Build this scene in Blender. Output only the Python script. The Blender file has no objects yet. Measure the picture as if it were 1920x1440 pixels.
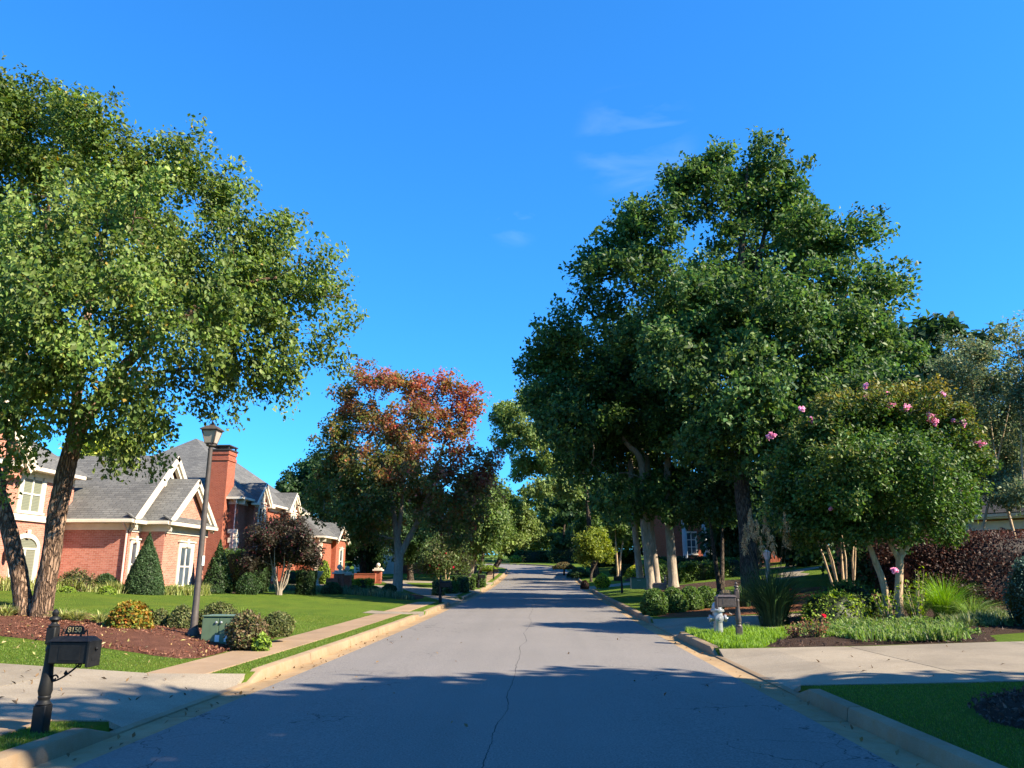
import bpy, math, random
import numpy as np
from mathutils import Vector, Matrix

SC = bpy.context.scene
COL = SC.collection
R = math.radians

# ------------------------------------------------------------------ camera
F_PX = 1442.0                      # focal length in photo pixels (1920 wide)
PITCH = R(13.8)
YAW = math.atan(59 * math.cos(PITCH) / F_PX)
CAM = (0.5, 0.0, 1.6)
cam_d = bpy.data.cameras.new('camera')
cam = bpy.data.objects.new('camera', cam_d)
COL.objects.link(cam)
cam.location = CAM
cam.rotation_euler = (R(90) + PITCH, 0, YAW)
cam_d.sensor_fit = 'HORIZONTAL'
cam_d.sensor_width = 36.0
cam_d.lens = F_PX / 1920 * 36.0
cam_d.clip_end = 4000
SC.camera = cam

# ------------------------------------------------------------------ sun and sky
SUN_EL = R(36)
SUN_AZ = R(110)                    # clockwise from +Y (the street runs along +Y)
TO_SUN = Vector((math.sin(SUN_AZ) * math.cos(SUN_EL), math.cos(SUN_AZ) * math.cos(SUN_EL), math.sin(SUN_EL)))
sun_d = bpy.data.lights.new('sun', 'SUN')
sun_d.energy = 3.9
sun_d.angle = R(0.53)
sun_d.color = (1.0, 0.88, 0.68)
sun = bpy.data.objects.new('sun', sun_d)
COL.objects.link(sun)
sun.rotation_euler = TO_SUN.to_track_quat('Z', 'Y').to_euler()
sun.location = (40, -10, 40)

W = bpy.data.worlds.new('World')
SC.world = W
W.use_nodes = True
wn = W.node_tree
wn.nodes.clear()
w_out = wn.nodes.new('ShaderNodeOutputWorld')
w_bg = wn.nodes.new('ShaderNodeBackground')
w_sky = wn.nodes.new('ShaderNodeTexSky')
w_sky.sky_type = 'NISHITA'
w_sky.sun_disc = False
w_sky.sun_elevation = SUN_EL
w_sky.sun_rotation = SUN_AZ
w_sky.air_density = 1.0
w_sky.dust_density = 0.2
w_sky.ozone_density = 3.0
w_hs = wn.nodes.new('ShaderNodeHueSaturation')
w_hs.inputs['Saturation'].default_value = 1.12
w_hs.inputs['Hue'].default_value = 0.5
w_bg.inputs['Strength'].default_value = 0.090
wn.links.new(w_sky.outputs[0], w_hs.inputs['Color'])

def pix_ray(px, py):
    a = (px - 960) / F_PX; b = (720 - py) / F_PX
    f = math.cos(PITCH) - b * math.sin(PITCH); u = math.sin(PITCH) + b * math.cos(PITCH)
    s, c = math.sin(YAW), math.cos(YAW)
    return Vector((a * c - f * s, a * s + f * c, u))

# faint high cirrus wisps, part of the sky itself
w_tc = wn.nodes.new('ShaderNodeTexCoord')
w_map = wn.nodes.new('ShaderNodeMapping')
w_map.inputs['Rotation'].default_value = (0.3, 0.5, 0.2)
w_map.inputs['Scale'].default_value = (9, 9, 34)
w_noi = wn.nodes.new('ShaderNodeTexNoise')
w_noi.inputs['Scale'].default_value = 1.0
w_noi.inputs['Detail'].default_value = 5
w_noi.inputs['Distortion'].default_value = 0.6
wn.links.new(w_tc.outputs['Generated'], w_map.inputs['Vector'])
wn.links.new(w_map.outputs[0], w_noi.inputs['Vector'])
w_rmp = wn.nodes.new('ShaderNodeMapRange')
w_rmp.inputs['From Min'].default_value = 0.50
w_rmp.inputs['From Max'].default_value = 0.78
wn.links.new(w_noi.outputs['Fac'], w_rmp.inputs['Value'])
acc = None
for px, py, w in ((1190, 268, 0.9965), (965, 412, 0.9992)):
    d = pix_ray(px, py).normalized()
    dot = wn.nodes.new('ShaderNodeVectorMath'); dot.operation = 'DOT_PRODUCT'
    wn.links.new(w_tc.outputs['Generated'], dot.inputs[0]); dot.inputs[1].default_value = d
    mr = wn.nodes.new('ShaderNodeMapRange'); mr.interpolation_type = 'SMOOTHSTEP'
    mr.inputs['From Min'].default_value = w; mr.inputs['From Max'].default_value = 1.0
    wn.links.new(dot.outputs['Value'], mr.inputs['Value'])
    if acc is None:
        acc = mr.outputs[0]
    else:
        ad = wn.nodes.new('ShaderNodeMath'); ad.operation = 'MAXIMUM'
        wn.links.new(acc, ad.inputs[0]); wn.links.new(mr.outputs[0], ad.inputs[1]); acc = ad.outputs[0]
w_mul = wn.nodes.new('ShaderNodeMath'); w_mul.operation = 'MULTIPLY'
wn.links.new(acc, w_mul.inputs[0]); wn.links.new(w_rmp.outputs[0], w_mul.inputs[1])
w_m2 = wn.nodes.new('ShaderNodeMath'); w_m2.operation = 'MULTIPLY'; w_m2.inputs[1].default_value = 0.10
wn.links.new(w_mul.outputs[0], w_m2.inputs[0])
w_mix = wn.nodes.new('ShaderNodeMix'); w_mix.data_type = 'RGBA'
wn.links.new(w_m2.outputs[0], w_mix.inputs['Factor'])
w_tint = wn.nodes.new('ShaderNodeVectorMath'); w_tint.operation = 'MULTIPLY'   # one even tint over the whole sky: the phone's deep blue
w_tint.inputs[1].default_value = (.205, .755, 1.32)
w_gam = wn.nodes.new('ShaderNodeGamma'); w_gam.inputs['Gamma'].default_value = .76
wn.links.new(w_hs.outputs[0], w_gam.inputs['Color']); wn.links.new(w_gam.outputs[0], w_tint.inputs[0])
wn.links.new(w_tint.outputs[0], w_mix.inputs['A'])
w_mix.inputs['B'].default_value = (4.2, 5.0, 5.6, 1)
wn.links.new(w_mix.outputs['Result'], w_bg.inputs['Color'])
wn.links.new(w_bg.outputs[0], w_out.inputs['Surface'])

SC.view_settings.view_transform = 'Standard'
SC.view_settings.look = 'None'
SC.view_settings.gamma = 1.0
SC.view_settings.use_curve_mapping = False
SC.view_settings.exposure = 1.98
SC.cycles.max_bounces = 6
SC.cycles.diffuse_bounces = 3
SC.cycles.glossy_bounces = 3
SC.cycles.transmission_bounces = 4
SC.cycles.caustics_reflective = False
SC.cycles.caustics_refractive = False
SC.cycles.use_denoising = True

# ------------------------------------------------------------------ photo geometry helpers
def aty(px, py, y):
    d = pix_ray(px, py); t = (y - CAM[1]) / d.y
    return Vector((CAM[0] + d.x * t, y, CAM[2] + d.z * t))
def atz(px, py, z):
    d = pix_ray(px, py); t = (z - CAM[2]) / d.z
    return Vector((CAM[0] + d.x * t, CAM[1] + d.y * t, z))
def pxsize(px_len, y):
    return px_len / F_PX * y * 1.02

# ------------------------------------------------------------------ terrain
RY = np.array([-80, 18, 24, 29, 33, 39, 45, 50, 55, 60, 65, 70, 74, 80, 86, 93, 100, 107, 115, 125, 140, 170, 220, 400, 900.])
RZ = np.array([0, 0, .02, .055, .10, .145, .20, .255, .32, .41, .52, .66, .79, 1.01, 1.26, 1.60, 2.0, 2.42, 2.8, 3.1, 3.6, 4.6, 6.2, 9, 10.])
def road_z(y):
    return float(np.interp(y, RY, RZ))
CURVE_Y0, CURVE_R = 97.0, 20.0       # the street bends left at its far end
def road_dist(x, y):
    """distance from the street's centre line"""
    x = np.asarray(x, float); y = np.asarray(y, float)
    d = np.abs(x)
    cx, cy = -CURVE_R, CURVE_Y0
    rr = np.hypot(x - cx, y - cy)
    far = np.where(x > cx, np.abs(rr - CURVE_R), np.abs(y - (CURVE_Y0 + CURVE_R)))
    return np.where(y > CURVE_Y0, far, np.where(x < -30, 99, d))
KRY = [-80, 10, 17, 24, 36, 46, 52, 70, 110, 900]
KRK = [.02, .02, .025, .035, .062, .10, .11, .09, .05, .02]
KLY = [-80, 8, 12, 18, 26, 34, 42, 52, 62, 75, 110, 900]
KLK = [.02, .03, .055, .078, .066, .054, .040, .025, .03, .02, .02, .01]
def terrain(x, y):
    x = np.asarray(x, float); y = np.asarray(y, float)
    base = np.interp(y, RY, RZ)
    kr = np.interp(y, KRY, KRK); kl = np.interp(y, KLY, KLK)
    dr = np.clip(x - 4.1, 0, 22); dl = np.clip(-x - 5.5, 0, 15)
    h = base + .125 + dr * kr + dl * kl
    h = h + .02 * np.sin(x * .7 + 1) * np.sin(y * .5) * np.clip(np.abs(x) - 6, 0, 1)
    dist = road_dist(x, y)
    return np.where(dist < 3.93, base - .12, h)
def tz(x, y):
    return float(terrain(x, y))

# ------------------------------------------------------------------ materials
ALB = 1.2          # common gain on the base colours below
class Nodes:
    def __init__(s, name):
        s.m = bpy.data.materials.new(name); s.m.use_nodes = True
        s.t = s.m.node_tree; s.t.nodes.clear()
        s.out = s.t.nodes.new('ShaderNodeOutputMaterial')
        s.b = s.t.nodes.new('ShaderNodeBsdfPrincipled')
        s.t.links.new(s.b.outputs[0], s.out.inputs[0])
    def n(s, typ, **kw):
        nd = s.t.nodes.new('ShaderNode' + typ)
        for k, v in kw.items():
            if k in nd.inputs: nd.inputs[k].default_value = v
            else: setattr(nd, k, v)
        return nd
    def l(s, a, b): s.t.links.new(a, b)
    def mix(s, fac, a, b, blend='MIX'):
        nd = s.t.nodes.new('ShaderNodeMix'); nd.data_type = 'RGBA'; nd.blend_type = blend
        for key, v in (('Factor', fac), ('A', a), ('B', b)):
            if hasattr(v, 'links'): s.l(v, nd.inputs[key])
            elif key == 'Factor': nd.inputs[key].default_value = v
            else: nd.inputs[key].default_value = (*v, 1)
        return nd.outputs['Result']
    def math(s, op, a, b=0.0, c=None):
        nd = s.t.nodes.new('ShaderNodeMath'); nd.operation = op
        for i, v in enumerate((a, b, c)):
            if v is None: continue
            if hasattr(v, 'links'): s.l(v, nd.inputs[i])
            else: nd.inputs[i].default_value = v
        return nd.outputs[0]
    def rng(s, v, a, b, c=0.0, d=1.0):
        nd = s.t.nodes.new('ShaderNodeMapRange')
        s.l(v, nd.inputs['Value'])
        for k, x in zip(('From Min', 'From Max', 'To Min', 'To Max'), (a, b, c, d)): nd.inputs[k].default_value = x
        return nd.outputs[0]
    def noise(s, vec, scale, detail=3, rough=.5, dist=0):
        nd = s.n('TexNoise', Scale=scale, Detail=detail, Roughness=rough, Distortion=dist)
        if vec is not None: s.l(vec, nd.inputs['Vector'])
        return nd.outputs['Fac']
    def coord(s, kind='Object', scale=None, rot=None):
        o = s.n('TexCoord').outputs[kind]
        if scale or rot:
            mp = s.n('Mapping')
            if scale: mp.inputs['Scale'].default_value = scale
            if rot: mp.inputs['Rotation'].default_value = rot
            s.l(o, mp.inputs['Vector']); o = mp.outputs[0]
        return o
    def bump(s, h, strength=.3, dist=.01):
        nd = s.n('Bump', Strength=strength, Distance=dist)
        s.l(h, nd.inputs['Height']); s.l(nd.outputs[0], s.b.inputs['Normal'])
    def fin(s, color=None, rough=.7, spec=.3, metal=0):
        if color is not None:
            if hasattr(color, 'links'):
                sc = s.n('VectorMath', operation='SCALE'); sc.inputs['Scale'].default_value = ALB
                s.l(color, sc.inputs[0]); s.l(sc.outputs[0], s.b.inputs['Base Color'])
            else: s.b.inputs['Base Color'].default_value = (*[min(.9, q * ALB) for q in color], 1)
        if hasattr(rough, 'links'): s.l(rough, s.b.inputs['Roughness'])
        else: s.b.inputs['Roughness'].default_value = rough
        s.b.inputs['Specular IOR Level'].default_value = spec
        s.b.inputs['Metallic'].default_value = metal
        return s.m

def m_plain(name, c, rough=.6, spec=.3, metal=0, var=.25, scale=6.0, bump=0.0):
    s = Nodes(name); v = s.coord()
    f = s.noise(v, scale, 4, .6)
    k = s.rng(f, .3, .7, 1 - var, 1 + var)
    mul = s.n('VectorMath', operation='SCALE'); mul.inputs[0].default_value = c
    s.l(k, mul.inputs['Scale'])
    if bump: s.bump(s.noise(v, scale * 12, 3), bump, .004)
    return s.fin(mul.outputs[0], rough, spec, metal)

def m_asphalt():
    s = Nodes('asphalt'); v = s.coord()
    fine = s.noise(v, 48, 4, .85); mid = s.noise(v, 11, 4, .75); big = s.noise(v, .35, 4, .6)
    str_v = s.coord(scale=(1.1, .045, 1)); streak = s.noise(str_v, 1.6, 3, .5)
    c = s.mix(s.rng(fine, .36, .66), (0.063, 0.060, 0.060), (0.228, 0.206, 0.185))
    c = s.mix(s.rng(mid, .3, .7, 0, .30), c, (0.094, 0.087, 0.083))
    c = s.mix(s.rng(big, .35, .7, 0, .35), c, (0.174, 0.158, 0.147))
    c = s.mix(s.rng(streak, .45, .75, 0, .28), c, (0.097, 0.092, 0.086))
    # oil drips and tyre-polished patches
    vs = s.n('TexVoronoi', Scale=.9); s.l(v, vs.inputs['Vector'])
    spot = s.math('MULTIPLY', s.math('LESS_THAN', vs.outputs['Distance'], .05), s.rng(big, .45, .6))
    c = s.mix(s.math('MULTIPLY', spot, .5), c, (0.056, 0.055, 0.058))
    # the centre construction seam: an irregular crack along the street
    sep = s.n('SeparateXYZ'); s.l(v, sep.inputs[0])
    n1 = s.noise(s.coord(scale=(0, 1, 0)), .22, 2); n2 = s.noise(s.coord(scale=(.4, 1, 0)), 3.0, 5, .65)
    off = s.math('ADD', s.math('MULTIPLY', s.math('SUBTRACT', n1, .5), .5), s.math('MULTIPLY', s.math('SUBTRACT', n2, .5), .07))
    dx = s.math('ABSOLUTE', s.math('SUBTRACT', s.math('ADD', sep.outputs['X'], off), .02))
    wid = s.rng(s.noise(s.coord(scale=(0, 1, 0)), .9, 3), .3, .7, .002, .007)
    seam = s.math('LESS_THAN', dx, wid)
    # crazing cracks near the edges
    vo = s.n('TexVoronoi', feature='DISTANCE_TO_EDGE', Scale=1.25)
    wv = s.n('VectorMath', operation='ADD'); s.l(v, wv.inputs[0])
    nn = s.n('TexNoise', Scale=2.4, Detail=4); s.l(v, nn.inputs['Vector'])
    sc = s.n('VectorMath', operation='SCALE'); s.l(nn.outputs['Color'], sc.inputs[0]); sc.inputs['Scale'].default_value = .55
    s.l(sc.outputs[0], wv.inputs[1]); s.l(wv.outputs[0], vo.inputs['Vector'])
    edge = s.math('LESS_THAN', vo.outputs['Distance'], .008)
    zone = s.math('MULTIPLY', s.math('GREATER_THAN', s.noise(v, .42, 2), .53), s.math('GREATER_THAN', s.math('ABSOLUTE', sep.outputs['X']), 1.6))
    crk = s.math('MAXIMUM', seam, s.math('MULTIPLY', s.math('MULTIPLY', edge, zone), .75))
    c = s.mix(crk, c, (0.022, 0.022, 0.024))
    h = s.math('SUBTRACT', s.math('ADD', s.math('MULTIPLY', fine, .5), s.math('MULTIPLY', mid, .4)), s.math('MULTIPLY', crk, 2.0))
    s.bump(h, .55, .012)
    return s.fin(c, .88, .25)

def m_concrete(name, a, b, stain, stain_amt=.5, agg=120):
    s = Nodes(name); v = s.coord()
    fine = s.noise(v, agg, 2, .7); mid = s.noise(v, 5, 5, .65); big = s.noise(v, .8, 4, .6)
    c = s.mix(s.rng(fine, .28, .72), a, b)
    c = s.mix(s.rng(mid, .45, .75, 0, stain_amt), c, stain)
    c = s.mix(s.rng(big, .42, .72, 0, stain_amt * .8), c, tuple(x * .62 for x in a))
    gi = s.n('NewGeometry'); r = s.rng(gi.outputs['Random Per Island'], 0, 1, .88, 1.1)
    oi = s.n('ObjectInfo'); r2 = s.rng(oi.outputs['Random'], 0, 1, .86, 1.1)
    sc = s.n('VectorMath', operation='SCALE'); s.l(c, sc.inputs[0]); s.l(r2, sc.inputs['Scale'])
    s.bump(s.math('ADD', fine, mid), .35, .006)
    return s.fin(sc.outputs[0], .85, .25)

def m_brick(name, a, b, mortar, scale=1.0):
    s = Nodes(name); uv = s.coord('UV')
    br = s.n('TexBrick', Scale=1.0, offset=.5)
    br.inputs['Color1'].default_value = (*a, 1); br.inputs['Color2'].default_value = (*b, 1)
    br.inputs['Mortar'].default_value = (*mortar, 1)
    br.inputs['Mortar Size'].default_value = .006 * scale
    br.inputs['Mortar Smooth'].default_value = .2
    br.inputs['Bias'].default_value = -.1
    br.inputs['Brick Width'].default_value = .215 * scale
    br.inputs['Row Height'].default_value = .076 * scale
    s.l(uv, br.inputs['Vector'])
    n = s.noise(uv, 22, 4, .7); n2 = s.noise(uv, .9, 3)
    c = s.mix(s.rng(n, .3, .75, 0, .45), br.outputs['Color'], tuple(x * .55 for x in a))
    c = s.mix(s.rng(n2, .45, .75, 0, .3), c, tuple(min(1, x * 1.25) for x in b))
    inv = s.math('SUBTRACT', 1.0, br.outputs['Fac'])
    s.bump(s.math('ADD', inv, s.math('MULTIPLY', n, .3)), .8, .012)
    return s.fin(c, .85, .2)

def m_shingle(name, a, b):
    s = Nodes(name); uv = s.coord('UV')
    br = s.n('TexBrick', Scale=1.0, offset=.37)
    br.inputs['Color1'].default_value = (*a, 1); br.inputs['Color2'].default_value = (*b, 1)
    br.inputs['Mortar'].default_value = (*tuple(x * .35 for x in a), 1)
    br.inputs['Mortar Size'].default_value = .012; br.inputs['Bias'].default_value = 0
    br.inputs['Brick Width'].default_value = .33; br.inputs['Row Height'].default_value = .145
    s.l(uv, br.inputs['Vector'])
    n = s.noise(uv, 60, 2, .7); n2 = s.noise(uv, .7, 4)
    c = s.mix(s.rng(n, .3, .7, 0, .5), br.outputs['Color'], tuple(x * 1.35 for x in b))
    c = s.mix(s.rng(n2, .42, .72, 0, .4), c, tuple(x * .7 for x in a))
    s.bump(s.math('SUBTRACT', s.math('MULTIPLY', n, .3), br.outputs['Fac']), .7, .012)
    return s.fin(c, .9, .2)

def m_lawn():
    s = Nodes('lawn'); v = s.coord()
    f1 = s.noise(s.coord(scale=(1, 1, .3)), 95, 3, .75); f2 = s.noise(v, 9, 4, .65); f3 = s.noise(v, .55, 4, .6); f5 = s.noise(s.coord(scale=(1, .35, 1), rot=(0, 0, .5)), 1.6, 3, .6)
    c = s.mix(s.rng(f1, .25, .75), (.036, .072, .007), (.100, .150, .016))
    c = s.mix(s.rng(f2, .4, .72, 0, .45), c, (.060, .105, .012))
    c = s.mix(s.rng(f3, .42, .68, 0, .75), c, (.095, .125, .014))
    c = s.mix(s.rng(f5, .38, .66, 0, .45), c, (.034, .070, .008))
    # straw-coloured thatch flecks
    f4 = s.noise(v, 26, 3, .7)
    c = s.mix(s.rng(f4, .57, .74, 0, .6), c, (.17, .15, .045))
    s.bump(s.math('ADD', f1, s.math('MULTIPLY', f2, .8)), 1.0, .03)
    return s.fin(c, .95, .08)

def m_mulch(name, a, b):
    s = Nodes(name)
    v = s.coord(); w = s.noise(v, 3, 2)
    f1 = s.noise(s.coord(scale=(1, 2.4, 1), rot=(0, 0, .6)), 30, 4, .75, 1.2); f2 = s.noise(v, 85, 3, .8)
    c = s.mix(s.rng(f1, .3, .7), a, b)
    c = s.mix(s.rng(f2, .5, .8, 0, .6), c, tuple(x * .3 for x in a))
    c = s.mix(s.rng(w, .5, .7, 0, .3), c, tuple(x * 1.5 for x in b))
    s.bump(s.math('ADD', f1, f2), 1.0, .05)
    return s.fin(c, .95, .1)

def m_leaf(name, trans=.35, rough=.5, spec=.22):
    s = Nodes(name)
    at = s.n('Attribute', attribute_name='col')
    s.l(at.outputs['Color'], s.b.inputs['Base Color'])
    s.b.inputs['Roughness'].default_value = rough
    s.b.inputs['Specular IOR Level'].default_value = spec
    tr = s.n('BsdfTranslucent')
    hs = s.n('HueSaturation'); hs.inputs['Saturation'].default_value = 1.15; hs.inputs['Value'].default_value = 1.5
    hs.inputs['Hue'].default_value = .49
    s.l(at.outputs['Color'], hs.inputs['Color']); s.l(hs.outputs[0], tr.inputs['Color'])
    mx = s.n('MixShader'); mx.inputs[0].default_value = trans
    s.l(s.b.outputs[0], mx.inputs[1]); s.l(tr.outputs[0], mx.inputs[2]); s.l(mx.outputs[0], s.out.inputs[0])
    return s.m

def m_bark(name, a, b, sx=14, sz=3.0, strength=.9, plates=0.0):
    s = Nodes(name)
    v = s.coord(scale=(sx, sx, sz)); f = s.noise(v, 1.0, 5, .7, .8); g = s.noise(s.coord(), 1.7, 3)
    f2 = s.noise(s.coord(scale=(sx * 3, sx * 3, sz * 3)), 1.0, 3, .7)
    c = s.mix(s.rng(f, .35, .68), a, b)
    c = s.mix(s.rng(g, .45, .7, 0, .4), c, tuple(x * .6 for x in a))
    c = s.mix(s.rng(f2, .5, .75, 0, .4), c, tuple(min(1, x * 1.3) for x in b))
    hh = s.math('ADD', f, s.math('MULTIPLY', f2, .4))
    if plates:                                                       # curling bark plates split by dark cracks
        wv = s.n('VectorMath', operation='ADD'); s.l(v, wv.inputs[0])
        nz = s.n('TexNoise', Scale=1.4, Detail=3); s.l(v, nz.inputs['Vector']); s.l(nz.outputs['Color'], wv.inputs[1])
        vo = s.n('TexVoronoi', feature='DISTANCE_TO_EDGE', Scale=plates); s.l(wv.outputs[0], vo.inputs['Vector'])
        k = s.rng(vo.outputs['Distance'], 0, .22)
        c = s.mix(k, tuple(x * .5 for x in a), c)
        hh = s.math('ADD', hh, s.math('MULTIPLY', k, 1.2))
    s.bump(hh, strength, .05)
    return s.fin(c, .9, .15)

def m_glass(name, c=(.03, .04, .05), rough=.04):
    s = Nodes(name); v = s.coord()
    n = s.noise(v, 1.3, 2)
    cc = s.mix(s.rng(n, .35, .65), c, tuple(x * 2.2 for x in c))
    return s.fin(cc, rough, .8)

def m_blind(name):
    s = Nodes(name); v = s.coord()
    sep = s.n('SeparateXYZ'); s.l(v, sep.inputs[0])
    w = s.math('FRACT', s.math('MULTIPLY', sep.outputs['Z'], 17.0))
    c = s.mix(s.rng(w, .15, .55), (.085, .095, .07), (.17, .175, .13))
    return s.fin(c, .12, .6)

M = {}
M['asphalt'] = m_asphalt()
M['subbase'] = m_plain('subbase', (.05, .042, .034), .95, .1, 0, .4, 20)
M['kerb'] = m_concrete('kerb_concrete', (0.187, 0.134, 0.083), (0.262, 0.195, 0.125), (0.215, 0.122, 0.053), 0.70)
M['gutter'] = m_concrete('gutter_concrete', (0.216, 0.147, 0.079), (0.294, 0.210, 0.119), (0.230, 0.119, 0.042), 0.75)
M['walk'] = m_concrete('walk_concrete', (0.202, 0.137, 0.081), (0.288, 0.201, 0.129), (0.221, 0.138, 0.076), 0.60)
M['drive'] = m_concrete('drive_concrete', (0.128, 0.105, 0.077), (0.276, 0.233, 0.174), (0.171, 0.135, 0.093), 0.55, 75)
M['lawn'] = m_lawn()
M['mulch_red'] = m_mulch('red_brown_mulch', (.085, .034, .022), (.20, .088, .058))
M['mulch_dark'] = m_mulch('dark_mulch', (.028, .017, .012), (.075, .048, .036))
M['straw'] = m_mulch('pine_straw', (.12, .045, .022), (.23, .10, .05))
M['brick'] = m_brick('rose_brick', (.33, .112, .074), (.45, .188, .135), (.45, .36, .30))
M['brick_red'] = m_brick('red_brick', (0.247, 0.061, 0.032), (0.330, 0.090, 0.048), (0.300, 0.216, 0.168))
M['shingle'] = m_shingle('grey_shingles', (0.058, 0.058, 0.058), (0.112, 0.110, 0.104))
M['shingle_shade'] = m_shingle('shaded_shingles', (.022, .022, .026), (.045, .045, .05))  # darker shingles: the shade on the right house's roof is in the colour
M['trim'] = m_plain('cream_trim', (.52, .46, .37), .5, .35, 0, .08, 3)
M['stone'] = m_plain('cast_stone', (.46, .40, .32), .8, .2, 0, .15, 9, .3)
M['sash'] = m_plain('white_sash', (.58, .54, .47), .4, .4, 0, .05, 3)
M['glass'] = m_glass('window_glass')
M['blind'] = m_blind('blind_behind_glass')
M['black_metal'] = m_plain('black_cast_metal', (.008, .008, .008), .55, .3, 0, .35, 20, .15)
M['bronze_metal'] = m_plain('weathered_bronze_metal', (.060, .048, .044), .45, .5, .2, .3, 20, .15)
M['lamp_pole'] = m_plain('lamp_pole_paint', (.055, .045, .040), .55, .3, 0, .2, 12, .1)
M['frost'] = m_plain('frosted_pane', (.30, .26, .22), .35, .5, 0, .1, 5)
M['gold'] = m_plain('brass_numerals', (.42, .31, .15), .45, .5, .4, .1, 30)
M['box_green'] = m_plain('cabinet_green_paint', (.085, .125, .07), .45, .4, 0, .12, 7)
M['white'] = m_plain('white_paint', (.55, .55, .53), .5, .4, 0, .08, 12)
M['silver'] = m_plain('silver_hydrant_paint', (.30, .31, .32), .40, .5, .45, .12, 25, .1)
M['orange'] = m_plain('orange_plastic', (.45, .12, .03), .5, .4, 0, .1, 12)
M['terracotta'] = m_plain('glazed_pot', (.16, .05, .03), .25, .6, 0, .3, 7)
M['downspout'] = m_plain('painted_downspout', (.60, .40, .33), .45, .4, 0, .08, 6)
M['dark'] = m_plain('dark_metal_cap', (.045, .035, .03), .6, .4, .3, .2, 10)
M['leaf'] = m_leaf('leaf')
M['leaf_gloss'] = m_leaf('glossy_leaf', .28, .5, .22)
M['needle'] = m_leaf('soft_leaf', .3, .6, .25)
M['flower'] = m_leaf('petal', .4, .6, .2)
M['blade'] = m_leaf('grass_blade', .35, .55, .3)
M['bark_birch'] = m_bark('peeling_birch_bark', (.145, .088, .058), (.38, .255, .175), 15, 3.2, 1.0, 1.0)
M['bark'] = m_bark('grey_brown_bark', (.055, .042, .033), (.15, .118, .092), 16, 3, .9, .9)
M['bark_pale'] = m_bark('pale_smooth_bark', (.17, .135, .105), (.34, .28, .22), 10, 2, .5)
M['bark_tan'] = m_bark('tan_peeling_bark', (.26, .175, .105), (.50, .37, .24), 12, 2, .5)
M['stucco'] = m_plain('pale_stucco', (.32, .31, .29), .9, .1, 0, .1, 5, .2)
M['siding_blue'] = m_plain('white_column_paint', (.33, .345, .36), .5, .3, 0, .06, 4)

# ------------------------------------------------------------------ object helpers
WL = {}
def tag(o, label=None, cat=None, group=None, kind=None):
    if label: o['label'] = label
    if cat: o['category'] = cat
    if group: o['group'] = group
    if kind: o['kind'] = kind
    return o
def thing(name, loc, label, cat, group=None):
    o = bpy.data.objects.new(name, None); COL.objects.link(o)
    o.location = loc; o.empty_display_size = .2
    WL[o] = Vector(loc)
    return tag(o, label, cat, group)
def link(name, me, mat, parent=None, loc=None):
    o = bpy.data.objects.new(name, me); COL.objects.link(o)
    if mat is not None and len(me.materials) == 0: me.materials.append(M[mat] if isinstance(mat, str) else mat)
    if parent is not None:
        o.parent = parent; WL[o] = WL[parent]
    else:
        WL[o] = Vector(loc) if loc is not None else Vector((0, 0, 0))
        o.location = WL[o]
    return o
def copy_tree(o, parent=None):
    c = o.copy(); COL.objects.link(c)
    if parent is not None: c.parent = parent
    WL[c] = WL.get(parent, WL[o])
    for ch in o.children: copy_tree(ch, c)
    return c
def place_copy(o, loc, rz=0, sc=1.0, label=None):
    c = copy_tree(o); c.location = loc; c.rotation_euler = (0, 0, rz)
    c.scale = sc if hasattr(sc, '__len__') else (sc, sc, sc)
    WL[c] = Vector(loc)
    if label: c['label'] = label
    return c

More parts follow.
